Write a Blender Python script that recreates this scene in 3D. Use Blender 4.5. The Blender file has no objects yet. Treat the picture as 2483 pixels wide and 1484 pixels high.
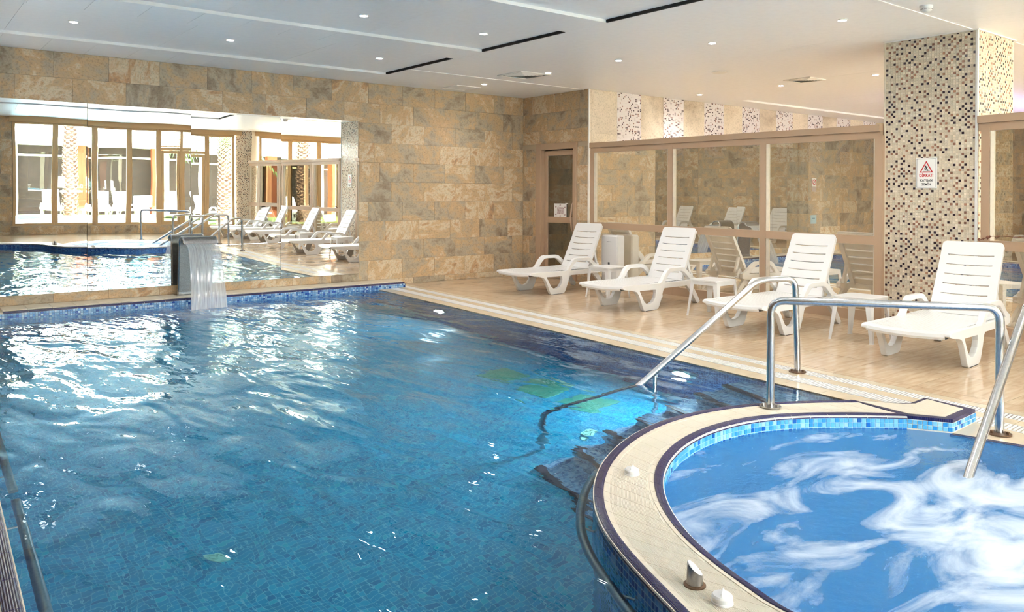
import bpy, bmesh, math, random
from mathutils import Vector, Matrix
from mathutils.geometry import tessellate_polygon
random.seed(7)
sc = bpy.context.scene
COL = sc.collection
PI = math.pi

# ------------------------------------------------------------------ camera
F, TH, PITCH, ROLL, CY = 1932.38, 0.90283052, -4.22955602e-03, 3.46319107e-03, 480.954
cam = bpy.data.cameras.new('camera')
cam_o = bpy.data.objects.new('camera', cam); COL.objects.link(cam_o)
cam.sensor_fit = 'HORIZONTAL'; cam.sensor_width = 36.0
cam.lens = 36.0 * F / 2483.0
cam.shift_y = -(742.0 - CY) / 2483.0
cam.clip_start = 0.05; cam.clip_end = 200
fw = Vector((math.cos(TH), math.sin(TH), 0)); rt = Vector((math.sin(TH), -math.cos(TH), 0)); up = Vector((0, 0, 1))
f2 = fw * math.cos(PITCH) + up * math.sin(PITCH); u2 = -fw * math.sin(PITCH) + up * math.cos(PITCH)
r3 = rt * math.cos(ROLL) + u2 * math.sin(ROLL); u3 = -rt * math.sin(ROLL) + u2 * math.cos(ROLL)
cam_o.matrix_world = Matrix(((r3.x, u3.x, -f2.x, 0), (r3.y, u3.y, -f2.y, 0), (r3.z, u3.z, -f2.z, 1.40), (0, 0, 0, 1)))
sc.camera = cam_o

# ------------------------------------------------------------------ world, sun, exposure
world = bpy.data.worlds.new('world'); sc.world = world; world.use_nodes = True
wn = world.node_tree; wn.nodes.clear()
w_out = wn.nodes.new('ShaderNodeOutputWorld'); w_bg = wn.nodes.new('ShaderNodeBackground')
w_sky = wn.nodes.new('ShaderNodeTexSky'); w_sky.sky_type = 'NISHITA'; w_sky.sun_disc = False
w_sky.sun_elevation = math.radians(55); w_sky.sun_rotation = math.radians(20); w_sky.air_density = 1.0; w_sky.dust_density = 3.0; w_sky.ozone_density = 0.6
w_mix = wn.nodes.new('ShaderNodeMixRGB'); w_mix.inputs[0].default_value = 0.62; w_mix.inputs[2].default_value = (7.5, 7.6, 7.6, 1)
wn.links.new(w_sky.outputs[0], w_mix.inputs[1]); wn.links.new(w_mix.outputs[0], w_bg.inputs[0]); wn.links.new(w_bg.outputs[0], w_out.inputs[0])
w_bg.inputs[1].default_value = 1.8
sun = bpy.data.lights.new('sun', 'SUN'); sun.energy = 130.0; sun.angle = math.radians(1.0); sun.color = (1, .98, .96)
sun_o = bpy.data.objects.new('sun', sun); COL.objects.link(sun_o)
sun_o.rotation_euler = Vector((-0.30, -0.38, -1.30)).to_track_quat('-Z', 'Y').to_euler()
SPOT_W = 14.0
vs = sc.view_settings
vs.view_transform = 'Standard'; vs.look = 'None'; vs.gamma = 1.0; vs.use_curve_mapping = False
vs.exposure = 1.08

# ------------------------------------------------------------------ materials
def new_mat(name):
    m = bpy.data.materials.new(name); m.use_nodes = True
    nt = m.node_tree; nt.nodes.clear()
    out = nt.nodes.new('ShaderNodeOutputMaterial')
    return m, nt, out
def N(nt, t, **kw):
    n = nt.nodes.new('ShaderNode' + t)
    for k, v in kw.items(): setattr(n, k, v)
    return n
def L(nt, a, b): nt.links.new(a, b)
def principled(nt, out, col=(.8, .8, .8), rough=.5, metal=0., spec=.5):
    p = N(nt, 'BsdfPrincipled')
    p.inputs['Base Color'].default_value = (*col, 1); p.inputs['Roughness'].default_value = rough
    p.inputs['Metallic'].default_value = metal; p.inputs['Specular IOR Level'].default_value = spec
    L(nt, p.outputs[0], out.inputs[0]); return p
def plain(name, col, rough=.5, metal=0., spec=.5, noise=0., nscale=30., bump=0.):
    m, nt, out = new_mat(name); p = principled(nt, out, col, rough, metal, spec)
    if noise or bump:
        tc = N(nt, 'TexCoord'); nz = N(nt, 'TexNoise'); nz.inputs['Scale'].default_value = nscale; nz.inputs['Detail'].default_value = 6
        L(nt, tc.outputs['Object'], nz.inputs['Vector'])
        if noise:
            mx = N(nt, 'MixRGB', blend_type='MULTIPLY'); mx.inputs[0].default_value = 1
            rp = N(nt, 'ValToRGB'); rp.color_ramp.elements[0].position = .3; rp.color_ramp.elements[1].position = .7
            rp.color_ramp.elements[0].color = (1 - noise,) * 3 + (1,); rp.color_ramp.elements[1].color = (1, 1, 1, 1)
            L(nt, nz.outputs[0], rp.inputs[0]); mx.inputs[1].default_value = (*col, 1); L(nt, rp.outputs[0], mx.inputs[2])
            L(nt, mx.outputs[0], p.inputs['Base Color'])
        if bump:
            b = N(nt, 'Bump'); b.inputs['Strength'].default_value = bump; b.inputs['Distance'].default_value = .01
            L(nt, nz.outputs[0], b.inputs['Height']); L(nt, b.outputs[0], p.inputs['Normal'])
    return m
def ramp(nt, stops, interp='LINEAR'):
    r = N(nt, 'ValToRGB'); cr = r.color_ramp; cr.interpolation = interp
    while len(cr.elements) < len(stops): cr.elements.new(.5)
    for e, (p, c) in zip(cr.elements, stops): e.position = p; e.color = (*c, 1)
    return r
def s2l(*c): return tuple(((x / 255) / 12.92 if x / 255 < .04045 else ((x / 255 + .055) / 1.055) ** 2.4) for x in c)

def stone_mat(name, stops, scale=2.6, rough=.5, tint=None):
    """natural-looking slate print: differs per tile through the object's random number"""
    m, nt, out = new_mat(name); p = principled(nt, out, (.5, .4, .3), rough, 0, .35)
    tc = N(nt, 'TexCoord'); oi = N(nt, 'ObjectInfo')
    rot = N(nt, 'VectorRotate'); rot.rotation_type = 'EULER_XYZ'
    cmb = N(nt, 'CombineXYZ'); mr = N(nt, 'Math', operation='MULTIPLY'); mr.inputs[1].default_value = 6.2
    L(nt, oi.outputs['Random'], mr.inputs[0]); L(nt, mr.outputs[0], cmb.inputs[0]); L(nt, mr.outputs[0], cmb.inputs[1]); L(nt, mr.outputs[0], cmb.inputs[2])
    L(nt, tc.outputs['Object'], rot.inputs['Vector']); L(nt, cmb.outputs[0], rot.inputs['Rotation'])
    add = N(nt, 'VectorMath', operation='ADD'); mul = N(nt, 'VectorMath', operation='SCALE'); mul.inputs['Scale'].default_value = 9.7
    L(nt, cmb.outputs[0], mul.inputs[0]); L(nt, rot.outputs[0], add.inputs[0]); L(nt, mul.outputs[0], add.inputs[1])
    n1 = N(nt, 'TexNoise'); n1.inputs['Scale'].default_value = scale; n1.inputs['Detail'].default_value = 12; n1.inputs['Roughness'].default_value = .68; n1.inputs['Distortion'].default_value = .35
    sq = N(nt, 'Mapping'); sq.inputs['Scale'].default_value = (1.0, 1.0, .55)
    L(nt, add.outputs[0], sq.inputs[0]); L(nt, sq.outputs[0], n1.inputs['Vector'])
    sh = N(nt, 'Math', operation='MULTIPLY_ADD'); sh.inputs[1].default_value = .20; 
    L(nt, oi.outputs['Random'], sh.inputs[0]); 
    ad = N(nt, 'Math', operation='ADD'); ad.inputs[1].default_value = -.10
    L(nt, n1.outputs[0], sh.inputs[2]); L(nt, sh.outputs[0], ad.inputs[0])
    r = ramp(nt, stops); L(nt, ad.outputs[0], r.inputs[0])
    n2 = N(nt, 'TexNoise'); n2.inputs['Scale'].default_value = 42; n2.inputs['Detail'].default_value = 5; n2.inputs['Roughness'].default_value = .7
    L(nt, add.outputs[0], n2.inputs['Vector'])
    r2 = ramp(nt, [(.34, (.62, .60, .57)), (.50, (1, 1, 1)), (.7, (1.0, .99, .97))])
    L(nt, n2.outputs[0], r2.inputs[0])
    mx = N(nt, 'MixRGB', blend_type='MULTIPLY'); mx.inputs[0].default_value = .8
    L(nt, r.outputs[0], mx.inputs[1]); L(nt, r2.outputs[0], mx.inputs[2]); L(nt, mx.outputs[0], p.inputs['Base Color'])
    b = N(nt, 'Bump'); b.inputs['Strength'].default_value = .35; b.inputs['Distance'].default_value = .01
    L(nt, n1.outputs[0], b.inputs['Height']); L(nt, b.outputs[0], p.inputs['Normal'])
    return m
STONE = stone_mat('slate_wall_tile', [(.20, s2l(118, 102, 86)), (.34, s2l(158, 140, 118)), (.42, s2l(180, 166, 144)), (.49, s2l(194, 168, 134)), (.55, s2l(204, 170, 130)), (.62, s2l(218, 202, 174)), (.69, s2l(196, 156, 116)), (.80, s2l(148, 132, 112))], 3.6)
STONE_LIGHT = stone_mat('pale_wall_tile', [(.25, s2l(168, 150, 130)), (.45, s2l(214, 200, 182)), (.58, s2l(226, 212, 194)), (.75, s2l(200, 180, 158))], 2.0, .4)
GROUT = plain('grout', s2l(186, 168, 142), .8)

def floor_mat():
    m, nt, out = new_mat('deck_tile'); p = principled(nt, out, (.6, .45, .3), .16, 0, .5)
    tc = N(nt, 'TexCoord'); oi = N(nt, 'ObjectInfo'); mp = N(nt, 'Mapping'); mp.inputs['Scale'].default_value = (1.3, 9, 1)
    ad = N(nt, 'VectorMath', operation='ADD'); cm = N(nt, 'CombineXYZ'); ml = N(nt, 'Math', operation='MULTIPLY'); ml.inputs[1].default_value = 37
    L(nt, oi.outputs['Random'], ml.inputs[0]); L(nt, ml.outputs[0], cm.inputs[0]); L(nt, ml.outputs[0], cm.inputs[1])
    L(nt, tc.outputs['Object'], ad.inputs[0]); L(nt, cm.outputs[0], ad.inputs[1]); L(nt, ad.outputs[0], mp.inputs[0])
    n1 = N(nt, 'TexNoise'); n1.inputs['Scale'].default_value = 3.0; n1.inputs['Detail'].default_value = 8; n1.inputs['Distortion'].default_value = .5
    L(nt, mp.outputs[0], n1.inputs['Vector'])
    r = ramp(nt, [(.28, s2l(186, 158, 128)), (.5, s2l(202, 176, 146)), (.70, s2l(212, 190, 162))]); L(nt, n1.outputs[0], r.inputs[0])
    L(nt, r.outputs[0], p.inputs['Base Color'])
    n2 = N(nt, 'TexNoise'); n2.inputs['Scale'].default_value = 1.6; n2.inputs['Detail'].default_value = 3
    L(nt, tc.outputs['Object'], n2.inputs['Vector'])
    rr = ramp(nt, [(.35, (.05,) * 3), (.65, (.20,) * 3)]); L(nt, n2.outputs[0], rr.inputs[0]); L(nt, rr.outputs[0], p.inputs['Roughness'])
    return m
FLOOR = floor_mat()
FLOORGRID = None
COPE = plain('beige_coping', s2l(222, 210, 190), .32, 0, .5, .10, 22)
COPE_STRIP = plain('beige_edge_tile', s2l(214, 196, 168), .2, 0, .5, .10, 9)
def ribbed_mat():
    m, nt, out = new_mat('ribbed_beige_tile'); p = principled(nt, out, s2l(222, 210, 190), .38, 0, .4)
    uv = N(nt, 'UVMap'); sx = N(nt, 'SeparateXYZ'); L(nt, uv.outputs[0], sx.inputs[0])
    ml = N(nt, 'Math', operation='MULTIPLY'); ml.inputs[1].default_value = 2 * PI / .0075; L(nt, sx.outputs[1], ml.inputs[0])
    sn = N(nt, 'Math', operation='SINE'); L(nt, ml.outputs[0], sn.inputs[0])
    b = N(nt, 'Bump'); b.inputs['Strength'].default_value = .7; b.inputs['Distance'].default_value = .0015; L(nt, sn.outputs[0], b.inputs['Height']); L(nt, b.outputs[0], p.inputs['Normal'])
    return m
RIBBED = ribbed_mat()
def navy_mat():
    m, nt, out = new_mat('navy_nosing_tile'); p = principled(nt, out, s2l(34, 30, 78), .25, 0, .5)
    uv = N(nt, 'UVMap'); sx = N(nt, 'SeparateXYZ'); L(nt, uv.outputs[0], sx.inputs[0])
    ml = N(nt, 'Math', operation='MULTIPLY'); ml.inputs[1].default_value = 2 * PI / .008; L(nt, sx.outputs[1], ml.inputs[0])
    sn = N(nt, 'Math', operation='SINE'); L(nt, ml.outputs[0], sn.inputs[0])
    b = N(nt, 'Bump'); b.inputs['Strength'].default_value = .6; b.inputs['Distance'].default_value = .0015; L(nt, sn.outputs[0], b.inputs['Height']); L(nt, b.outputs[0], p.inputs['Normal'])
    return m
NAVY = navy_mat()
COPE_GROUT = plain('coping_grout', s2l(236, 226, 208), .7)

def mosaic_mat(name, pitch, palette, grout, gap=.07, rough=.2, bump=.4):
    """small square tiles laid out on the UV map, which is in metres"""
    m, nt, out = new_mat(name); p = principled(nt, out, (.5, .5, .5), rough, 0, .5)
    uv = N(nt, 'UVMap'); sc_ = N(nt, 'VectorMath', operation='SCALE'); sc_.inputs['Scale'].default_value = 1 / pitch
    L(nt, uv.outputs[0], sc_.inputs[0])
    fl = N(nt, 'VectorMath', operation='FLOOR'); L(nt, sc_.outputs[0], fl.inputs[0])
    fr = N(nt, 'VectorMath', operation='FRACTION'); L(nt, sc_.outputs[0], fr.inputs[0])
    wnz = N(nt, 'TexWhiteNoise', noise_dimensions='2D'); L(nt, fl.outputs[0], wnz.inputs['Vector'])
    r = ramp(nt, palette, 'CONSTANT'); L(nt, wnz.outputs['Value'], r.inputs[0])
    sx = N(nt, 'SeparateXYZ'); L(nt, fr.outputs[0], sx.inputs[0])
    ab = []
    for i in (0, 1):
        s = N(nt, 'Math', operation='SUBTRACT'); s.inputs[1].default_value = .5; L(nt, sx.outputs[i], s.inputs[0])
        a = N(nt, 'Math', operation='ABSOLUTE'); L(nt, s.outputs[0], a.inputs[0]); ab.append(a)
    mxm = N(nt, 'Math', operation='MAXIMUM'); L(nt, ab[0].outputs[0], mxm.inputs[0]); L(nt, ab[1].outputs[0], mxm.inputs[1])
    gt = N(nt, 'Math', operation='GREATER_THAN'); gt.inputs[1].default_value = .5 - gap; L(nt, mxm.outputs[0], gt.inputs[0])
    mx = N(nt, 'MixRGB'); L(nt, gt.outputs[0], mx.inputs[0]); L(nt, r.outputs[0], mx.inputs[1]); mx.inputs[2].default_value = (*grout, 1)
    L(nt, mx.outputs[0], p.inputs['Base Color'])
    inv = N(nt, 'Math', operation='SUBTRACT'); inv.inputs[0].default_value = 1; L(nt, gt.outputs[0], inv.inputs[1])
    b = N(nt, 'Bump'); b.inputs['Strength'].default_value = bump; b.inputs['Distance'].default_value = .002; L(nt, inv.outputs[0], b.inputs['Height']); L(nt, b.outputs[0], p.inputs['Normal'])
    return m
POOL_PAL = [(0, s2l(0, 128, 168)), (.22, s2l(0, 140, 180)), (.48, s2l(0, 134, 174)), (.72, s2l(10, 152, 188)), (.86, s2l(0, 114, 158)), (.95, s2l(26, 160, 186))]
POOLM = mosaic_mat('pool_mosaic', .033, POOL_PAL, s2l(96, 178, 200), .045)
POOLW = mosaic_mat('pool_wall_mosaic', .027, [(0, s2l(30, 74, 140)), (.3, s2l(52, 96, 160)), (.55, s2l(24, 52, 118)), (.8, s2l(84, 124, 178))], s2l(112, 142, 180), .08)
SPAM = mosaic_mat('spa_mosaic', .027, [(0, s2l(50, 140, 208)), (.25, s2l(74, 160, 220)), (.5, s2l(34, 122, 200)), (.75, s2l(100, 178, 226)), (.92, s2l(14, 84, 172))], s2l(170, 208, 232), .07)
STRIPE = mosaic_mat('mosaic_stripe', .027, [(0, s2l(226, 218, 220)), (.72, s2l(206, 196, 198)), (.80, s2l(72, 52, 60)), (.92, s2l(150, 116, 108))], s2l(238, 234, 232), .07, .15)
def attr_mat(name, rough=.18):
    m, nt, out = new_mat(name); p = principled(nt, out, (.5, .5, .5), rough, 0, .5)
    a = N(nt, 'VertexColor'); a.layer_name = 'tile'; L(nt, a.outputs[0], p.inputs['Base Color']); return m
TILEATTR = attr_mat('glazed_mosaic')
BLUES = [plain('glazed_blue_%d' % i, c, .15, 0, .5, .18, 60) for i, c in enumerate((s2l(92, 176, 226), s2l(132, 200, 234), s2l(52, 146, 212), s2l(170, 216, 238), s2l(14, 92, 178)))]

STEEL = plain('brushed_steel', (.62, .62, .62), .24, 1.0, .5, .22, 90)
STEEL_D = plain('brushed_dark_steel', (.40, .385, .37), .3, 1.0, .5, .25, 60)
RUST = plain('rusty_steel', s2l(120, 92, 70), .5, .6, .5, .4, 120)
WHITEP = plain('white_plastic', s2l(226, 224, 222), .28, 0, .5)
WHITE_M = plain('white_matt', s2l(240, 238, 234), .5)
BLACKR = plain('black_rubber', (.02, .02, .02), .7)
FRAME = plain('taupe_aluminium', s2l(184, 156, 130), .42, 0, .5)
FRAME_D = plain('dark_gasket', s2l(92, 74, 58), .6)
FRAME_F = plain('bronze_aluminium', s2l(200, 168, 124), .42, 0, .5)
CEIL = plain('ceiling_white', s2l(250, 251, 254), .36, 0, .4, .05, 14)
CEIL_EDGE = plain('ceiling_edge_white', s2l(250, 250, 250), .4)
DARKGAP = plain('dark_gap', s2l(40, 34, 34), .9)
BLACKINK = plain('black_ink', (.012, .012, .014), .5)
REDINK = plain('red_ink', s2l(206, 36, 44), .5)
MAROON = plain('maroon_ink', s2l(130, 34, 44), .5)
PAPER = plain('white_paper', s2l(244, 243, 240), .55)

def emit(name, col, s):
    m, nt, out = new_mat(name); e = N(nt, 'Emission'); e.inputs[0].default_value = (*col, 1); e.inputs[1].default_value = s
    L(nt, e.outputs[0], out.inputs[0]); return m
LAMP = emit('lamp_glow', (1, .96, .9), 120)
POOL_LAMP = emit('pool_lamp_glow', (.75, .93, 1), 60)

def mirror_mat():
    m, nt, out = new_mat('mirror_silver'); g = N(nt, 'BsdfGlossy'); g.inputs['Color'].default_value = (.92, .94, .93, 1); g.inputs['Roughness'].default_value = 0
    tc = N(nt, 'TexCoord'); n = N(nt, 'TexNoise'); n.inputs['Scale'].default_value = 2.1; n.inputs['Detail'].default_value = 0
    L(nt, tc.outputs['Object'], n.inputs['Vector'])
    b = N(nt, 'Bump'); b.inputs['Strength'].default_value = .006; b.inputs['Distance'].default_value = .06
    L(nt, n.outputs[0], b.inputs['Height']); L(nt, b.outputs[0], g.inputs['Normal'])
    L(nt, g.outputs[0], out.inputs[0]); return m
MIRROR = mirror_mat()
def glass_mat(name, refl, tint):
    m, nt, out = new_mat(name); g = N(nt, 'BsdfGlossy'); g.inputs['Color'].default_value = (.97, .95, .88, 1); g.inputs['Roughness'].default_value = 0
    t = N(nt, 'BsdfTransparent'); t.inputs[0].default_value = (*tint, 1); mx = N(nt, 'MixShader')
    if isinstance(refl, float): mx.inputs[0].default_value = refl
    else:
        fr = N(nt, 'Fresnel'); fr.inputs[0].default_value = 1.5; L(nt, fr.outputs[0], mx.inputs[0])
    L(nt, t.outputs[0], mx.inputs[1]); L(nt, g.outputs[0], mx.inputs[2]); L(nt, mx.outputs[0], out.inputs[0]); return m
MIRROR_GLASS = glass_mat('reflective_glass', .80, (.75, .72, .62))
CLEAR = glass_mat('clear_glass', None, (.96, .98, .97))
SMOKED = glass_mat('smoked_glass', .22, (.42, .38, .33))

def pool_water_mat():
    m, nt, out = new_mat('pool_water'); g = N(nt, 'BsdfGlass'); g.inputs['Color'].default_value = (.80, .95, 1, 1); g.inputs['IOR'].default_value = 1.33; g.inputs['Roughness'].default_value = 0
    geo = N(nt, 'NewGeometry')
    mp = N(nt, 'Mapping'); mp.inputs['Rotation'].default_value = (0, 0, math.radians(38)); mp.inputs['Scale'].default_value = (1.0, .38, 1)
    # crests lie across the view, as wind-free ripples from the fountain do
    L(nt, geo.outputs['Position'], mp.inputs[0])
    n1 = N(nt, 'TexNoise'); n1.inputs['Scale'].default_value = 2.6; n1.inputs['Detail'].default_value = 2; n1.inputs['Roughness'].default_value = .45; n1.inputs['Distortion'].default_value = .6
    L(nt, mp.outputs[0], n1.inputs['Vector'])
    n2 = N(nt, 'TexNoise'); n2.inputs['Scale'].default_value = 9; n2.inputs['Detail'].default_value = 3; n2.inputs['Roughness'].default_value = .5
    L(nt, mp.outputs[0], n2.inputs['Vector'])
    ds = N(nt, 'VectorMath', operation='DISTANCE'); ds.inputs[1].default_value = (3.15, 9.9, 0); L(nt, geo.outputs['Position'], ds.inputs[0])
    am = N(nt, 'MapRange'); am.inputs[1].default_value = .3; am.inputs[2].default_value = 6.5; am.inputs[3].default_value = 1.0; am.inputs[4].default_value = .12
    L(nt, ds.outputs['Value'], am.inputs[0])
    h2 = N(nt, 'Math', operation='MULTIPLY'); L(nt, n2.outputs[0], h2.inputs[0]); L(nt, am.outputs[0], h2.inputs[1])
    h2b = N(nt, 'Math', operation='MULTIPLY'); h2b.inputs[1].default_value = .40; L(nt, h2.outputs[0], h2b.inputs[0])
    am1 = N(nt, 'MapRange'); am1.inputs[1].default_value = 5.2; am1.inputs[2].default_value = 8.2; am1.inputs[3].default_value = 1.0; am1.inputs[4].default_value = .30; L(nt, ds.outputs['Value'], am1.inputs[0])
    h1 = N(nt, 'Math', operation='MULTIPLY'); L(nt, n1.outputs[0], h1.inputs[0]); L(nt, am1.outputs[0], h1.inputs[1])
    hs = N(nt, 'Math', operation='ADD'); L(nt, h1.outputs[0], hs.inputs[0]); L(nt, h2b.outputs[0], hs.inputs[1])
    b = N(nt, 'Bump'); b.inputs['Strength'].default_value = .85; b.inputs['Distance'].default_value = .06
    L(nt, hs.outputs[0], b.inputs['Height']); L(nt, b.outputs[0], g.inputs['Normal'])
    # white churned water where the fountain falls in
    df = N(nt, 'BsdfDiffuse'); df.inputs[0].default_value = (.86, .88, .9, 1)
    ms = N(nt, 'MapRange'); ms.inputs[1].default_value = .15; ms.inputs[2].default_value = 1.0; ms.inputs[3].default_value = .40; ms.inputs[4].default_value = -.1
    L(nt, ds.outputs['Value'], ms.inputs[0])
    n3 = N(nt, 'TexNoise'); n3.inputs['Scale'].default_value = 7; n3.inputs['Detail'].default_value = 5; n3.inputs['Distortion'].default_value = 1; L(nt, mp.outputs[0], n3.inputs['Vector'])
    r3_ = ramp(nt, [(.40, (0, 0, 0)), (.62, (1, 1, 1))]); L(nt, n3.outputs[0], r3_.inputs[0])
    mm = N(nt, 'Math', operation='MULTIPLY', use_clamp=True); L(nt, ms.outputs[0], mm.inputs[0]); L(nt, r3_.outputs[0], mm.inputs[1])
    mx = N(nt, 'MixShader'); L(nt, mm.outputs[0], mx.inputs[0]); L(nt, g.outputs[0], mx.inputs[1]); L(nt, df.outputs[0], mx.inputs[2])
    L(nt, mx.outputs[0], out.inputs[0]); return m
def spa_water_mat():
    m, nt, out = new_mat('spa_water'); g = N(nt, 'BsdfGlass'); g.inputs['Color'].default_value = (.86, .97, 1, 1); g.inputs['IOR'].default_value = 1.33; g.inputs['Roughness'].default_value = .02
    geo = N(nt, 'NewGeometry'); df = N(nt, 'BsdfDiffuse'); df.inputs[0].default_value = (.66, .70, .76, 1)
    mp = N(nt, 'Mapping'); mp.inputs['Rotation'].default_value = (0, 0, math.radians(30)); mp.inputs['Scale'].default_value = (.62, 1.25, 1)
    L(nt, geo.outputs['Position'], mp.inputs[0])
    n1 = N(nt, 'TexNoise'); n1.inputs['Scale'].default_value = 2.5; n1.inputs['Detail'].default_value = 8; n1.inputs['Roughness'].default_value = .56; n1.inputs['Distortion'].default_value = 1.1
    L(nt, mp.outputs[0], n1.inputs['Vector'])
    ds = N(nt, 'VectorMath', operation='DISTANCE'); ds.inputs[1].default_value = (3.62, 1.30, 0); L(nt, geo.outputs['Position'], ds.inputs[0])
    dm = N(nt, 'MapRange'); dm.inputs[1].default_value = .2; dm.inputs[2].default_value = 1.5; dm.inputs[3].default_value = .10; dm.inputs[4].default_value = -.12
    L(nt, ds.outputs['Value'], dm.inputs[0])
    ad = N(nt, 'Math', operation='ADD'); L(nt, n1.outputs[0], ad.inputs[0]); L(nt, dm.outputs[0], ad.inputs[1])
    r = ramp(nt, [(.44, (0, 0, 0)), (.52, (.32, .32, .32)), (.60, (.62, .62, .62)), (.72, (.97, .97, .97))]); L(nt, ad.outputs[0], r.inputs[0])
    # finely aerated water: pale blue veil everywhere
    veil = N(nt, 'BsdfDiffuse'); veil.inputs[0].default_value = (*s2l(58, 136, 200), 1)
    mv = N(nt, 'MixShader'); mv.inputs[0].default_value = .42; L(nt, g.outputs[0], mv.inputs[1]); L(nt, veil.outputs[0], mv.inputs[2])
    n2 = N(nt, 'TexNoise'); n2.inputs['Scale'].default_value = 16; n2.inputs['Detail'].default_value = 5; n2.inputs['Roughness'].default_value = .6; L(nt, geo.outputs['Position'], n2.inputs['Vector'])
    b = N(nt, 'Bump'); b.inputs['Strength'].default_value = .5; b.inputs['Distance'].default_value = .03; L(nt, n2.outputs[0], b.inputs['Height']); L(nt, b.outputs[0], g.inputs['Normal'])
    b2 = N(nt, 'Bump'); b2.inputs['Strength'].default_value = .25; b2.inputs['Distance'].default_value = .05; L(nt, n1.outputs[0], b2.inputs['Height']); L(nt, b2.outputs[0], df.inputs['Normal'])
    mx = N(nt, 'MixShader'); L(nt, r.outputs[0], mx.inputs[0]); L(nt, mv.outputs[0], mx.inputs[1]); L(nt, df.outputs[0], mx.inputs[2])
    L(nt, mx.outputs[0], out.inputs[0]); return m
def fall_mat():
    m, nt, out = new_mat('falling_water'); uv = N(nt, 'UVMap'); mp = N(nt, 'Mapping'); mp.inputs['Scale'].default_value = (26, 1.4, 1); L(nt, uv.outputs[0], mp.inputs[0])
    n = N(nt, 'TexNoise'); n.inputs['Scale'].default_value = 1.6; n.inputs['Detail'].default_value = 4; L(nt, mp.outputs[0], n.inputs['Vector'])
    r = ramp(nt, [(.30, (.38,) * 3), (.52, (.68,) * 3), (.72, (.92,) * 3)]); L(nt, n.outputs[0], r.inputs[0])
    d = N(nt, 'BsdfDiffuse'); d.inputs[0].default_value = (.9, .92, .94, 1); tl = N(nt, 'BsdfTranslucent'); tl.inputs[0].default_value = (.9, .92, .95, 1)
    gl = N(nt, 'BsdfGlossy'); gl.inputs['Roughness'].default_value = .15; gl.inputs['Color'].default_value = (.9, .9, .9, 1)
    m1 = N(nt, 'MixShader'); m1.inputs[0].default_value = .5; L(nt, d.outputs[0], m1.inputs[1]); L(nt, tl.outputs[0], m1.inputs[2])
    m2 = N(nt, 'MixShader'); m2.inputs[0].default_value = .35; L(nt, m1.outputs[0], m2.inputs[1]); L(nt, gl.outputs[0], m2.inputs[2])
    t = N(nt, 'BsdfTransparent'); t.inputs[0].default_value = (.93, .95, .97, 1); m3 = N(nt, 'MixShader'); L(nt, r.outputs[0], m3.inputs[0]); L(nt, t.outputs[0], m3.inputs[1]); L(nt, m2.outputs[0], m3.inputs[2])
    L(nt, m3.outputs[0], out.inputs[0]); return m
POOLWATER = pool_water_mat(); SPAWATER = spa_water_mat(); FALLWATER = fall_mat()

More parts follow.
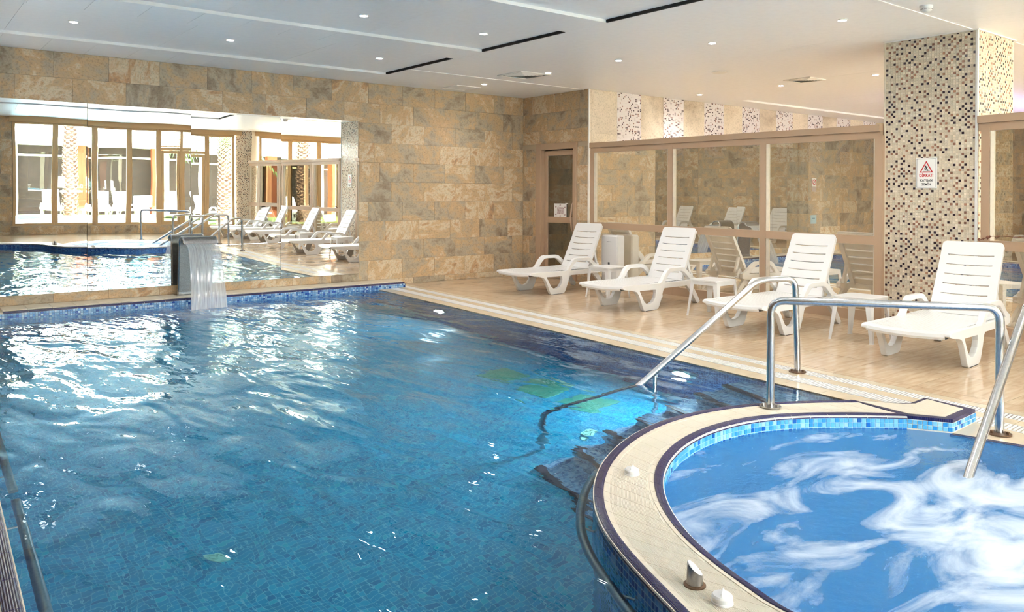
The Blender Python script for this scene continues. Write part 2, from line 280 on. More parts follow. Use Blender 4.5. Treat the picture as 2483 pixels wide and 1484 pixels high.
# ------------------------------------------------------------------ mesh helpers
class MB:
    def __init__(s): s.v = []; s.f = []; s.uv = []; s.col = None
    def face(s, pts, uv=None):
        i = len(s.v); s.v += [tuple(p) for p in pts]; s.f.append(tuple(range(i, i + len(pts))))
        s.uv.append(uv or [(p[0], p[1]) for p in pts]); return s
    def raw(s, verts, faces):
        i = len(s.v); s.v += [tuple(p) for p in verts]
        for f in faces: s.f.append(tuple(a + i for a in f)); s.uv.append([(verts[a][0], verts[a][1]) for a in f])
        return s
    def box(s, x0, y0, z0, x1, y1, z1):
        v = [(x0, y0, z0), (x1, y0, z0), (x1, y1, z0), (x0, y1, z0), (x0, y0, z1), (x1, y0, z1), (x1, y1, z1), (x0, y1, z1)]
        return s.raw(v, [(3, 2, 1, 0), (4, 5, 6, 7), (0, 1, 5, 4), (1, 2, 6, 5), (2, 3, 7, 6), (3, 0, 4, 7)])
    def bbox(s, x0, y0, z0, x1, y1, z1, b):
        """box with all edges chamfered"""
        X, Y, Z = (x0, x1), (y0, y1), (z0, z1); v = []; idx = {}
        for i in (0, 1):
            for j in (0, 1):
                for k in (0, 1):
                    c = (X[i], Y[j], Z[k]); d = ((b if i == 0 else -b), (b if j == 0 else -b), (b if k == 0 else -b))
                    for a in range(3):
                        p = [c[0] + d[0], c[1] + d[1], c[2] + d[2]]; p[a] = c[a]
                        idx[(i, j, k, a)] = len(v); v.append(tuple(p))
        f = []
        for i in (0, 1):
            q = [idx[(i, a, c, 0)] for a, c in ((0, 0), (1, 0), (1, 1), (0, 1))]; f.append(q if i else q[::-1])
            q = [idx[(a, i, c, 1)] for a, c in ((0, 0), (0, 1), (1, 1), (1, 0))]; f.append(q if i else q[::-1])
            q = [idx[(a, c, i, 2)] for a, c in ((0, 0), (1, 0), (1, 1), (0, 1))]; f.append(q if i else q[::-1])
        for i in (0, 1):
            for j in (0, 1):
                q = [idx[(i, j, 0, 0)], idx[(i, j, 1, 0)], idx[(i, j, 1, 1)], idx[(i, j, 0, 1)]]; f.append(q if i == j else q[::-1])
                q = [idx[(i, 0, j, 0)], idx[(i, 0, j, 2)], idx[(i, 1, j, 2)], idx[(i, 1, j, 0)]]; f.append(q if i == j else q[::-1])
                q = [idx[(0, i, j, 1)], idx[(1, i, j, 1)], idx[(1, i, j, 2)], idx[(0, i, j, 2)]]; f.append(q if i == j else q[::-1])
                for k in (0, 1):
                    q = [idx[(i, j, k, 0)], idx[(i, j, k, 1)], idx[(i, j, k, 2)]]; f.append(q if (i + j + k) % 2 else q[::-1])
        return s.raw(v, f)
    def tube(s, path, r, n=12, cap=True):
        P = [Vector(p) for p in path]; rings = []; ref = None
        for i, p in enumerate(P):
            t = ((P[i + 1] - p).normalized() if i < len(P) - 1 else Vector((0, 0, 0))) + ((p - P[i - 1]).normalized() if i else Vector((0, 0, 0)))
            t.normalize()
            if ref is None: ref = Vector((0, 0, 1)) if abs(t.z) < .9 else Vector((1, 0, 0))
            a = (ref - t * ref.dot(t)).normalized(); ref = a; b = t.cross(a)
            rr = r[i] if isinstance(r, (list, tuple)) else r
            rings.append([p + a * rr * math.cos(2 * PI * k / n) + b * rr * math.sin(2 * PI * k / n) for k in range(n)])
        v = [q for R in rings for q in R]; f = []
        for i in range(len(P) - 1):
            for k in range(n): f.append((i * n + k, i * n + (k + 1) % n, (i + 1) * n + (k + 1) % n, (i + 1) * n + k))
        if cap: f.append(tuple(range(n))[::-1]); f.append(tuple((len(P) - 1) * n + k for k in range(n)))
        return s.raw(v, f)
    def lathe(s, prof, n=24, c=(0, 0, 0), axis='z'):
        v = []; f = []
        for r, z in prof:
            for k in range(n):
                a = 2 * PI * k / n; p = (r * math.cos(a), r * math.sin(a), z)
                if axis == 'x': p = (p[2], p[0], p[1])
                if axis == 'y': p = (p[0], p[2], p[1]) 
                v.append((p[0] + c[0], p[1] + c[1], p[2] + c[2]))
        m = len(prof)
        for i in range(m - 1):
            for k in range(n): f.append((i * n + k, i * n + (k + 1) % n, (i + 1) * n + (k + 1) % n, (i + 1) * n + k))
        f.append(tuple(range(n))[::-1]); f.append(tuple((m - 1) * n + k for k in range(n)))
        return s.raw(v, f)
    def prism(s, outer, holes, to3, d0, d1):
        """extrude a 2D outline with holes; to3(a, b, d) gives the 3D point"""
        loops = [outer] + list(holes); flat = [p for l in loops for p in l]
        tris = tessellate_polygon([[Vector((p[0], p[1], 0)) for p in l] for l in loops])
        n = len(flat); v = [to3(p[0], p[1], d0) for p in flat] + [to3(p[0], p[1], d1) for p in flat]; f = []
        for t in tris: f.append(tuple(t)); f.append(tuple(a + n for a in t[::-1]))
        o = 0
        for l in loops:
            m = len(l)
            for i in range(m): a, b = o + i, o + (i + 1) % m; f.append((a, b, b + n, a + n))
            o += m
        return s.raw(v, f)
    def obj(s, name, mat, parent=None, smooth=False, fix=True, angle=35):
        me = bpy.data.meshes.new(name); me.from_pydata(s.v, [], s.f)
        ul = me.uv_layers.new(name='UVMap'); k = 0
        data = [c for u in s.uv for p in u for c in p]
        ul.data.foreach_set('uv', data)
        if s.col is not None:
            ca = me.color_attributes.new('tile', 'FLOAT_COLOR', 'CORNER')
            ca.data.foreach_set('color', [c for fc, f in zip(s.col, s.f) for _ in f for c in (*fc, 1.0)])
        if fix:
            bm = bmesh.new(); bm.from_mesh(me); bmesh.ops.recalc_face_normals(bm, faces=bm.faces); bm.to_mesh(me); bm.free()
        me.materials.append(mat)
        if smooth:
            for p in me.polygons: p.use_smooth = True
            bm = bmesh.new(); bm.from_mesh(me); bmesh.ops.remove_doubles(bm, verts=bm.verts, dist=1e-5)
            for e in bm.edges:
                if len(e.link_faces) == 2 and e.calc_face_angle(0) > math.radians(angle): e.smooth = False
            bm.to_mesh(me); bm.free()
        o = bpy.data.objects.new(name, me); COL.objects.link(o)
        if parent is not None: o.parent = parent
        return o
def tag(o, label, cat, group=None, kind=None):
    o['label'] = label; o['category'] = cat
    if group: o['group'] = group
    if kind: o['kind'] = kind
    return o
def thing(name, label, cat, loc=(0, 0, 0), rz=0, group=None):
    o = bpy.data.objects.new(name, None); COL.objects.link(o); o.empty_display_size = .1
    o.location = loc; o.rotation_euler = (0, 0, rz); return tag(o, label, cat, group)
def struct(o): o['kind'] = 'structure'; return o
def inst(name, me, parent, loc, rot=(0, 0, 0), mat=None):
    o = bpy.data.objects.new(name, me); COL.objects.link(o); o.parent = parent; o.location = loc; o.rotation_euler = rot
    return o
def dup(root, loc, rz, label=None, group=None):
    r = root.copy(); COL.objects.link(r); r.location = loc; r.rotation_euler = (0, 0, rz)
    if label: r['label'] = label
    if group: r['group'] = group
    for ch in list(root.children):
        c = ch.copy(); COL.objects.link(c); c.parent = r
        for g in list(ch.children):
            d = g.copy(); COL.objects.link(d); d.parent = c
    return r
def bend(path, rad, n=6):
    """polyline with its inner corners rounded"""
    P = [Vector(p) for p in path]; out = [P[0]]
    for i in range(1, len(P) - 1):
        a = (P[i - 1] - P[i]).normalized(); b = (P[i + 1] - P[i]).normalized(); r = rad
        p0 = P[i] + a * r; p1 = P[i] + b * r
        for k in range(n + 1):
            t = k / n; out.append(p0 * (1 - t) ** 2 + P[i] * 2 * t * (1 - t) + p1 * t * t)
    out.append(P[-1]); return out

W = 10.897         # the mirror wall's plane
CZ = 3.10          # ceiling height
_tilecache = {}
def tile_mesh(w, h, mat, t=.010, b=.0016):
    key = (round(w, 3), round(h, 3), mat.name)
    if key not in _tilecache:
        m = MB(); m.bbox(-w / 2, 0, -h / 2, w / 2, t, h / 2, b)
        me = bpy.data.meshes.new('wall_tile'); me.from_pydata(m.v, [], m.f); me.materials.append(mat); _tilecache[key] = me
    return _tilecache[key]
def tile_wall(parent, p0, ang, length, z0, z1, mat, first=.09, tw=.6, th=.30, skip=None, limit=999, name='wall_tile'):
    """courses of large tiles on a wall; p0 + direction ang is its foot, the tiles face to the right of the direction's normal"""
    dx, dy = math.cos(ang), math.sin(ang); zs = [z0]; z = first
    while z < z1 - .02:
        if z > z0 + .02: zs.append(z)
        z += th
    zs.append(z1); n = 0
    for r in range(len(zs) - 1):
        a, b = zs[r], zs[r + 1]; off = (0, .2, .4)[(r * 2) % 3] + (.1 if r % 4 == 3 else 0)
        xs = [0.0]; x = off if off > .03 else tw
        while x < length - .02: xs.append(x); x += tw
        xs.append(length)
        for i in range(len(xs) - 1):
            u0, u1 = xs[i], xs[i + 1]
            if skip and skip(u0, u1, a, b): continue
            me = tile_mesh(u1 - u0 - .003, b - a - .003, mat); uc = (u0 + u1) / 2
            inst(name, me, parent, (p0[0] + dx * uc, p0[1] + dy * uc, (a + b) / 2), (0, 0, ang)); n += 1
    return n

# ------------------------------------------------------------------ room shell
# each wall is a grout slab; its tiles are parts, proud by 8 mm
wn_ = struct(MB().box(-3.75, W + .004, -.3, 9.9, W + .15, 3.3).obj('wall_north', GROUT))
tile_wall(wn_, (-3.6, W - .004), 0, 12.44, 0, CZ, STONE, skip=lambda a, b, z0, z1: a - 3.6 > 1.1 and b - 3.6 < 5.6 and z0 > .3 and z1 < 2.45)
# nib wall with the door, running towards the room from the mirror wall
XN = 8.847
nib = MB(); nib.box(XN + .006, 9.25, -.1, XN + .15, 9.53, 3.3); nib.box(XN + .006, 10.46, -.1, XN + .15, W, 3.3); nib.box(XN + .006, 9.53, 2.22, XN + .15, 10.46, 3.3)
wnib = struct(nib.obj('wall_east', GROUT))
tile_wall(wnib, (XN + .006, 9.25), PI / 2, .25, 0, 2.19, STONE); tile_wall(wnib, (XN + .006, 10.52), PI / 2, W - 10.52, 0, 2.19, STONE); tile_wall(wnib, (XN + .006, 9.25), PI / 2, W - 9.25, 2.27, CZ, STONE, first=2.49)
trimc = struct(MB().box(XN - .012, 9.225, 0, XN + .012, 9.25, CZ).obj('trim_1', WHITE_M))
# striped wall of the room behind the glass
ws = struct(MB().box(XN, 9.26, -.1, 19, 9.40, 3.3).obj('wall_far_room', GROUT))
x = XN + .05; k = 0
edges = [8.92, 9.50, 10.07, 10.64, 11.18, 11.76, 12.33, 12.90, 13.46, 14.03, 14.60, 15.16, 15.73, 16.29, 16.86, 17.43, 18.0]
for i in range(len(edges) - 1):
    a, b = edges[i], edges[i + 1]
    if i % 2:
        m = MB(); m.face([(a, 9.249, 2.1), (b, 9.249, 2.1), (b, 9.249, CZ), (a, 9.249, CZ)], [(a, 2.1), (b, 2.1), (b, CZ), (a, CZ)])
        m.face([(a, 9.259, 2.1), (a, 9.249, 2.1), (a, 9.249, CZ), (a, 9.259, CZ)]); m.face([(b, 9.249, 2.1), (b, 9.259, 2.1), (b, 9.259, CZ), (b, 9.249, CZ)])
        for z0, z1 in ((0, 1.05), (1.05, 2.1)): inst('wall_tile', tile_mesh(b - a - .003, z1 - z0 - .003, STONE_LIGHT), ws, ((a + b) / 2, 9.249, (z0 + z1) / 2))
        m.obj('mosaic_panel', STRIPE, ws, fix=False)
    else:
        for z0, z1 in ((0, 1.2), (1.2, 2.4), (2.4, CZ)):
            inst('wall_tile', tile_mesh(b - a - .003, z1 - z0 - .003, STONE_LIGHT), ws, ((a + b) / 2, 9.249, (z0 + z1) / 2))
for zz in ((0, 1.2), (1.2, 2.4), (2.4, CZ)): inst('wall_tile', tile_mesh(.065, zz[1] - zz[0] - .003, STONE_LIGHT), ws, (8.885, 9.249, (zz[0] + zz[1]) / 2))
wfe = struct(MB().box(19, -4, -.1, 19.15, 9.4, 3.3).obj('wall_far_east', STONE_LIGHT))
# return pier left of the mirror and the west wall (seen in the glass)
pier = struct(MB().box(-.24, W - .27, -.1, 1.005, W, 3.2).obj('wall_pier', GROUT))
tile_wall(pier, (-.24, W - .280), 0, 1.245, 0, CZ, STONE)
for zc in range(10): inst('wall_tile', tile_mesh(.267, .297, STONE), pier, (1.015, W - .135, .24 + .3 * zc), (0, 0, PI / 2))
wwest = struct(MB().box(-3.78, -2.8, -.3, -3.62, W + .1, 3.3).obj('wall_west', GROUT))
tile_wall(wwest, (-3.61, -2.6), PI / 2, W + 2.6, 0, CZ, STONE)
wsouth = struct(MB().box(-3.75, -2.76, -.3, 1.46, -2.61, 3.3).obj('wall_south', GROUT))
tile_wall(wsouth, (-3.6, -2.60), 0, 5.05, 0, CZ, STONE)

# ------------------------------------------------------------------ ceiling with shallow recessed bays
ceil = struct(MB().box(-3.75, -3.2, CZ + .10, 19.1, W + .15, CZ + .45).obj('ceiling', CEIL))
BAYS = [(8.28, 9.97), (6.19, 7.67), (3.92, 5.60), (1.75, 3.33)]
def ceil_panel(x0, y0, x1, y1, z=CZ, t=.05, mat=CEIL):
    g = .0012; key = (round(x1 - x0, 3), round(y1 - y0, 3), t, mat.name)
    if key not in _tilecache:
        m = MB().bbox(-(x1 - x0) / 2 + g, -(y1 - y0) / 2 + g, 0, (x1 - x0) / 2 - g, (y1 - y0) / 2 - g, t, .0015)
        me = bpy.data.meshes.new('ceiling_panel'); me.from_pydata(m.v, [], m.f); me.materials.append(mat); _tilecache[key] = me
    return inst('ceiling_panel', _tilecache[key], ceil, ((x0 + x1) / 2, (y0 + y1) / 2, z))
strips = [(9.97, W), (7.67, 8.28), (5.60, 6.19), (3.33, 3.92), (-.2, 1.75)]
for y0, y1 in strips:
    x = -3.6
    while x < 5.6 - .01: ceil_panel(x, y0, min(x + .46, 5.6), y1); x += .46
x = -3.6
while x < 18.9: ceil_panel(x, -3.0, min(x + 1.8, 19.0), -.2); x += 1.8
for x0, x1 in ((5.6, 8.2), (8.2, 10.6), (10.6, 12.05)):
    ceil_panel(x0, 3.47, x1, 9.36); ceil_panel(x0, -.2, x1, 3.47)
    if x0 < 8.8: ceil_panel(x0, 9.36, min(x1, XN + .1), W)
ceil_panel(12.05, 8.66, 19, 9.36); ceil_panel(12.05, -.2, 19, 5.6)
for y0, y1 in BAYS + [(5.6, 8.66)]:
    xa, xb = (-3.6, 5.6) if y0 != 5.6 or y1 != 8.66 else (12.05, 19)
    n = 6; 
    for i in range(n):
        ceil_panel(xa + (xb - xa) * i / n, y0, xa + (xb - xa) * (i + 1) / n, y1, CZ + .028, .05)
    MB().box(xa, y1 - .012, CZ - .004, xb, y1, CZ + .028).obj('bay_edge', CEIL_EDGE, ceil)
    if xa < 0: MB().box(5.578, y0 + .02, CZ - .001, 5.60, y1 - .012, CZ + .030).obj('painted_gap_shade', DARKGAP, ceil)  # solid dark strip at the bay end; the gap's shade is put into its colour
for (x0, x1, y) in ((5.62, XN, 9.36), (5.6, 12.0, 3.47)):
    MB().box(x0, y - .012, CZ - .006, x1, y + .012, CZ).obj('ceiling_strip', CEIL_EDGE, ceil)
# access hatch
ht = MB()
for a in ((6.96, 10.205, 7.42, 10.22), (6.96, 10.635, 7.42, 10.65), (6.96, 10.22, 6.975, 10.635), (7.405, 10.22, 7.42, 10.635)): ht.box(a[0], a[1], CZ - .010, a[2], a[3], CZ)
hatch = thing('access_hatch', 'square white access hatch in the ceiling near the far corner', 'hatch', (0, 0, 0))
ht.obj('frame', CEIL_EDGE, hatch); MB().bbox(6.98, 10.225, CZ - .006, 7.40, 10.63, CZ, .002).obj('panel', CEIL, hatch)

# ------------------------------------------------------------------ pool geometry
def edge_x(y): return 5.2 + (y - 2.7) * .071       # overflow edge on the lounger side
def left_x(y): return .355 + (y - 2.9) * .036      # raised rim on the near left
YL = 10.454                                        # front of the ledge under the mirror
O_PTS = [(4.939, 2.70), (4.736, 2.862), (4.441, 3.055), (4.07, 3.165), (3.764, 3.179), (3.481, 3.135), (3.254, 3.071), (2.975, 2.945), (2.77, 2.821), (2.592, 2.678), (2.437, 2.522), (2.322, 2.383), (2.244, 2.262), (2.178, 2.13), (2.106, 1.974), (2.046, 1.826), (1.986, 1.674)]
I_PTS = [(4.856, 2.293), (4.66, 2.50), (4.399, 2.682), (4.194, 2.788), (3.959, 2.852), (3.664, 2.857), (3.376, 2.785), (3.13, 2.674), (2.93, 2.547), (2.79, 2.425), (2.667, 2.295), (2.556, 2.15), (2.462, 1.995), (2.396, 1.845), (2.348, 1.70), (2.314, 1.567), (2.283, 1.45)]
def resample(P, n):
    P = [Vector((p[0], p[1])) for p in P]; ln = [0]
    for i in range(1, len(P)): ln.append(ln[-1] + (P[i] - P[i - 1]).length)
    # Catmull-Rom through the points, sampled evenly
    fine = []
    for i in range(len(P) - 1):
        p0 = P[max(i - 1, 0)]; p1 = P[i]; p2 = P[i + 1]; p3 = P[min(i + 2, len(P) - 1)]
        for k in range(12):
            t = k / 12; fine.append(.5 * ((2 * p1) + (p2 - p0) * t + (2 * p0 - 5 * p1 + 4 * p2 - p3) * t * t + (3 * p1 - p0 - 3 * p2 + p3) * t ** 3))
    fine.append(P[-1]); ln = [0]
    for i in range(1, len(fine)): ln.append(ln[-1] + (fine[i] - fine[i - 1]).length)
    out = []; j = 0
    for k in range(n + 1):
        s = ln[-1] * k / n
        while j < len(fine) - 2 and ln[j + 1] < s: j += 1
        d = ln[j + 1] - ln[j]; out.append(fine[j].lerp(fine[j + 1], min(1, (s - ln[j]) / d if d > 1e-9 else 0)))
    return out, ln[-1]
# smooth the measured points a little
def smooth(P, it=2):
    for _ in range(it): P = [P[0]] + [tuple((P[i - 1][c] + 2 * P[i][c] + P[i + 1][c]) / 4 for c in (0, 1)) for i in range(1, len(P) - 1)] + [P[-1]]
    return P
TAIL_O = [(1.93, 1.56), (1.84, 1.46), (1.70, 1.38), (1.50, 1.31), (1.20, 1.22), (.80, 1.10), (.40, .98)]
TAIL_I = [(2.27, 1.30), (2.22, 1.16), (2.12, 1.04), (1.90, .95), (1.36, .80), (.92, .68), (.48, .56)]
NSUB = 4; NRAD = 48
OO, len_o = resample(smooth(O_PTS) + TAIL_O, NRAD * NSUB)
II, len_i = resample(smooth(I_PTS) + TAIL_I, NRAD * NSUB)
# a rim cross-section station: outer point, inner point
ZT = .078
def rim_piece(name, parent, O, I, i0, i1, prof, mat, from_inner, gap=.003, w_from=None):
    """loft a closed profile [(offset in metres, z)] between two stations of the rim"""
    m = MB(); rows = []
    n = i1 - i0
    for k in range(n + 1):
        o, i = O[i0 + k], I[i0 + k]
        d = (i - o); wd = d.length; d = d / wd
        tdir = Vector((-d.y, d.x)); s = 0
        if k == 0: s = -gap / 2 if False else gap / 2
        if k == n: s = -gap / 2
        nb = (O[i0 + min(k + 1, n)] - O[i0 + max(k - 1, 0)]).normalized()
        row = []
        for off, z in prof:
            p = (i - d * off) if from_inner else (o + d * off)
            p = p + nb * s
            row.append((p.x, p.y, z))
        rows.append(row)
    np_ = len(prof); tl = [0]
    for k in range(1, n + 1): tl.append(tl[-1] + (O[i0 + k] - O[i0 + k - 1]).length)
    pl = [0]
    for a in range(1, np_ + 1):
        p, q = prof[a - 1], prof[a % np_]; pl.append(pl[-1] + math.hypot(p[0] - q[0], p[1] - q[1]))
    for k in range(n):
        for a in range(np_):
            b = (a + 1) % np_
            m.face([rows[k][a], rows[k][b], rows[k + 1][b], rows[k + 1][a]], [(tl[k], pl[a]), (tl[k], pl[a + 1]), (tl[k + 1], pl[a + 1]), (tl[k + 1], pl[a])])
    m.face(rows[0][::-1]); m.face(rows[n])
    return m.obj(name, mat, parent, smooth=True, angle=40)
NOSE = [(.062, ZT - .022), (.062, ZT - .002), (.052, ZT), (.022, ZT), (.010, ZT - .003), (.002, ZT - .011), (-.002, ZT - .022)]
LIP = [(.064, ZT - .02), (.064, ZT - .004), (.094, ZT - .004), (.094, ZT - .02)]

spa = thing('spa_surround', 'curved raised surround of the whirlpool with navy edges and ribbed beige tiles', 'pool surround', (0, 0, 0))
# core of the wall: mosaic faces on both sides
core = MB(); cum = 0
for k in range(NRAD * NSUB):
    o0, o1, i0, i1 = OO[k], OO[k + 1], II[k], II[k + 1]; l = (o1 - o0).length
    core.face([(o0.x, o0.y, -1.3), (o1.x, o1.y, -1.3), (o1.x, o1.y, ZT - .022), (o0.x, o0.y, ZT - .022)], [(cum, -1.3), (cum + l, -1.3), (cum + l, .055), (cum, .055)]); cum += l
core.obj('pool_side_wall', POOLW, spa, smooth=True, fix=False)
core = MB(); cum = 0
for k in range(NRAD * NSUB):
    i0, i1 = II[k], II[k + 1]; l = (i1 - i0).length
    core.face([(i0.x, i0.y, -1.0), (i1.x, i1.y, -1.0), (i1.x, i1.y, ZT - .022), (i0.x, i0.y, ZT - .022)][::-1], [(cum, -1.0), (cum + l, -1.0), (cum + l, .056), (cum, .056)][::-1]); cum += l
core.obj('spa_side_wall', SPAM, spa, smooth=True, fix=False)
bed = MB()
for k in range(NRAD * NSUB):
    o0, o1, i0, i1 = OO[k], OO[k + 1], II[k], II[k + 1]
    bed.face([(o0.x, o0.y, ZT - .0072), (o1.x, o1.y, ZT - .0072), (i1.x, i1.y, ZT - .0072), (i0.x, i0.y, ZT - .0072)])
    for a, b in ((o0, o1), (i1, i0)): bed.face([(a.x, a.y, ZT - .03), (b.x, b.y, ZT - .03), (b.x, b.y, ZT - .0085), (a.x, a.y, ZT - .0085)])
bed.obj('tile_bed', COPE_GROUT, spa, fix=False)
NB_ = [(.060, ZT - .022), (.060, ZT - .0035), (.052, ZT - .0015), (.022, ZT - .0015), (.0108, ZT - .0044), (.0034, ZT - .0118), (-.0008, ZT - .022)]
for fi in (False, True): rim_piece('nosing_grout', spa, OO, II, 0, NRAD * NSUB, NB_, COPE_GROUT, fi)
for r in range(NRAD):
    a, b = r * NSUB, (r + 1) * NSUB
    rim_piece('nosing_tile', spa, OO, II, a, b, NOSE, NAVY, False)
    rim_piece('nosing_tile', spa, OO, II, a, b, NOSE, NAVY, True)
    if r % 2 == 0 or r >= 0:
        rim_piece('border_tile', spa, OO, II, a, b, LIP, COPE, False); rim_piece('border_tile', spa, OO, II, a, b, LIP, COPE, True)
    wd = (OO[a] - II[a]).length; inn = wd - .192
    h = inn / 2; sp = .25 if r % 2 else .62
    for w0, w1 in ((0, sp), (sp, 1)):
        rim_piece('ribbed_tile', spa, OO, II, a, b, [(.096 + inn * w0 + .001, ZT - .02), (.096 + inn * w0 + .001, ZT - .006), (.096 + inn * w1 - .001, ZT - .006), (.096 + inn * w1 - .001, ZT - .02)], RIBBED, False, .0035)
# end block of the surround next to the drains
EO = [OO[0], Vector((5.10, 2.47)), Vector((5.167, 2.42)), Vector((5.375, 2.425)), Vector((5.335, 2.10)), Vector((4.985, 2.085)), II[0]]
endp = [(p.x, p.y) for p in EO]
blk = MB(); blk.prism(endp, [], lambda a, b, d: (a, b, d), -.6, ZT - .022); blk.obj('end_block', COPE_GROUT, spa)
cap = MB(); cx = sum(p[0] for p in endp) / len(endp); cy = sum(p[1] for p in endp) / len(endp)
def shrink(P, t): return [(cx + (p[0] - cx) * t, cy + (p[1] - cy) * t) for p in P]
cap.prism(endp, [shrink(endp, .76)][:0], lambda a, b, d: (a, b, d), ZT - .022, ZT - .002); cap.obj('end_nosing', NAVY, spa)
EB = [(4.905, 2.31), (4.945, 2.668), (5.10, 2.44), (5.172, 2.392), (5.345, 2.397), (5.283, 2.150), (5.008, 2.140)]
MB().prism(EB, [], lambda a, b, d: (a, b, d), ZT - .01, ZT + .0005).obj('end_border', COPE, spa)
MB().prism([(4.99, 2.30), (5.10, 2.385), (5.19, 2.36), (5.315, 2.365), (5.262, 2.175), (5.04, 2.168)], [], lambda a, b, d: (a, b, d), ZT - .01, ZT + .0015).obj('ribbed_tile', RIBBED, spa)
# blue glazed mosaic on the spa side: two rows over the water, each tile a part
_blue = []
for mt in BLUES:
    m = MB().bbox(-.0122, 0, -.0122, .0122, .004, .0122, .0018); me = bpy.data.meshes.new('mosaic_tile'); me.from_pydata(m.v, [], m.f); me.materials.append(mt); _blue.append(me)
def blue(): return _blue[random.choices(range(5), (36, 24, 24, 10, 9))[0]]
cnt = 0; acc = 0; nxt = .0135; rest = MB(); rest.col = []
for k in range(NRAD * NSUB):
    seg = (II[k + 1] - II[k]); l = seg.length
    while nxt <= acc + l:
        p = II[k].lerp(II[k + 1], (nxt - acc) / l); ang = math.atan2(seg.y, seg.x)
        for z in (ZT - .036, ZT - .063):
            if cnt < 262: inst('mosaic_tile', blue(), spa, (p.x - math.sin(ang) * -.001, p.y + math.cos(ang) * -.001, z), (0, 0, ang)); cnt += 1
        nxt += .027
    acc += l
for p, q in ((Vector((4.856, 2.293)), Vector((4.985, 2.085))), (Vector((4.985, 2.085)), Vector((5.335, 2.10)))):
    d = q - p; n = int(d.length / .027); ang = math.atan2(d.y, d.x)
    for i in range(n):
        c = p + d * ((i + .5) / n)
        for z in (ZT - .036, ZT - .063):
            inst('mosaic_tile', blue(), spa, (c.x + math.sin(ang) * .004, c.y - math.cos(ang) * .004, z), (0, 0, ang))
CPAL0 = [(s2l(216, 202, 180), 50), (s2l(206, 192, 170), 26), (s2l(226, 214, 196), 14), (s2l(54, 40, 50), 9), (s2l(140, 102, 84), 6), (s2l(166, 124, 100), 3)]
def mosaic_strip(name, pts, z_rows, pal, parent, grout, face_out, proud=.003, pitch=.027):
    """rows of small raised tiles along a polyline, as one piece of stuff"""
    m = MB(); m.col = []; acc = 0; nxt = pitch / 2; lastc = [False] * (len(z_rows) + 1); prevc = [False] * (len(z_rows) + 1)
    for k in range(len(pts) - 1):
        seg = pts[k + 1] - pts[k]; l = seg.length
        if l < 1e-6: continue
        t = seg / l; nrm = Vector((t.y, -t.x)) * face_out
        while nxt <= acc + l:
            c = pts[k] + t * (nxt - acc); h = pitch * .45
            for zi, z in enumerate(z_rows):
                if pal is CPAL0:
                    on = (not prevc[zi]) and (zi == 0 or not lastc[zi - 1]) and random.random() < .33; lastc[zi] = on; sub = pal[3:] if on else pal[:3]
                else: sub = pal
                col = random.choices([p[0] for p in sub], [p[1] for p in sub])[0]; j = random.uniform(.85, 1.12); col = tuple(min(1, x * j) for x in col)
                q = [(c - t * h, z - h), (c + t * h, z - h), (c + t * h, z + h), (c - t * h, z + h)]
                fr = [((a + nrm * proud).x - t.x * 0, (a + nrm * proud).y, b) for a, b in [(c - t * h * .9, z - h * .9), (c + t * h * .9, z - h * .9), (c + t * h * .9, z + h * .9), (c - t * h * .9, z + h * .9)]]
                bk = [(a.x, a.y, b) for a, b in q]
                m.raw(bk + fr, [(4, 5, 6, 7), (0, 1, 5, 4), (1, 2, 6, 5), (2, 3, 7, 6), (3, 0, 4, 7)]); m.col += [col] * 5
            prevc = lastc[:]
            nxt += pitch
        acc += l
    o = m.obj(name, TILEATTR, parent); o['kind'] = 'stuff'; return o
DB = [(s2l(40, 88, 158), 3), (s2l(66, 116, 180), 3), (s2l(24, 58, 128), 3), (s2l(112, 152, 196), 1)]
mosaic_strip('pool_side_mosaic', OO, [ZT - .036 - .027 * k for k in range(12)], DB, spa, None, -1)

# far ledge under the mirror
ledge = thing('pool_ledge', 'raised tiled pool ledge with navy nosing running under the wall mirror', 'pool ledge', (0, 0, 0))
XE = 6.19
MB().box(1.012, YL + .002, -1.3, XE, W - .01, ZT - .012).obj('ledge_body', COPE_GROUT, ledge); MB().box(left_x(YL) + .004, YL + .002, -1.3, 1.012, W - .286, ZT + .010).obj('ledge_end', COPE, ledge)
lo = [Vector((x, YL)) for x in (0.0, XE)]
NB = int((XE - 1.02) / .245)
for i in range(NB):
    x0 = XE - .245 * (i + 1); x1 = XE - .245 * i
    O = [Vector((x1, YL)), Vector((x0, YL))]; I = [Vector((x1, W)), Vector((x0, W))]
    rim_piece('nosing_tile', ledge, O, I, 0, 1, NOSE, NAVY, False)
    m = MB().bbox(x0 + .0015, YL + .064, ZT - .012, x1 - .0015, W - .014, ZT + .012, .002); m.obj('ledge_tile', COPE, ledge)
LB = [(s2l(120, 164, 206), 4), (s2l(150, 186, 216), 3), (s2l(84, 132, 190), 3), (s2l(190, 210, 226), 2), (s2l(30, 66, 150), 1.3)]
mosaic_strip('ledge_mosaic', [Vector((XE, YL + .002)), Vector((.4, YL + .002))], [ZT - .036 - .027 * k for k in range(6)], LB, ledge, None, -1)
mosaic_strip('ledge_end_mosaic', [Vector((XE, W - .02)), Vector((XE, YL))], [ZT - .036 - .027 * k for k in range(2)], LB, ledge, None, -1)

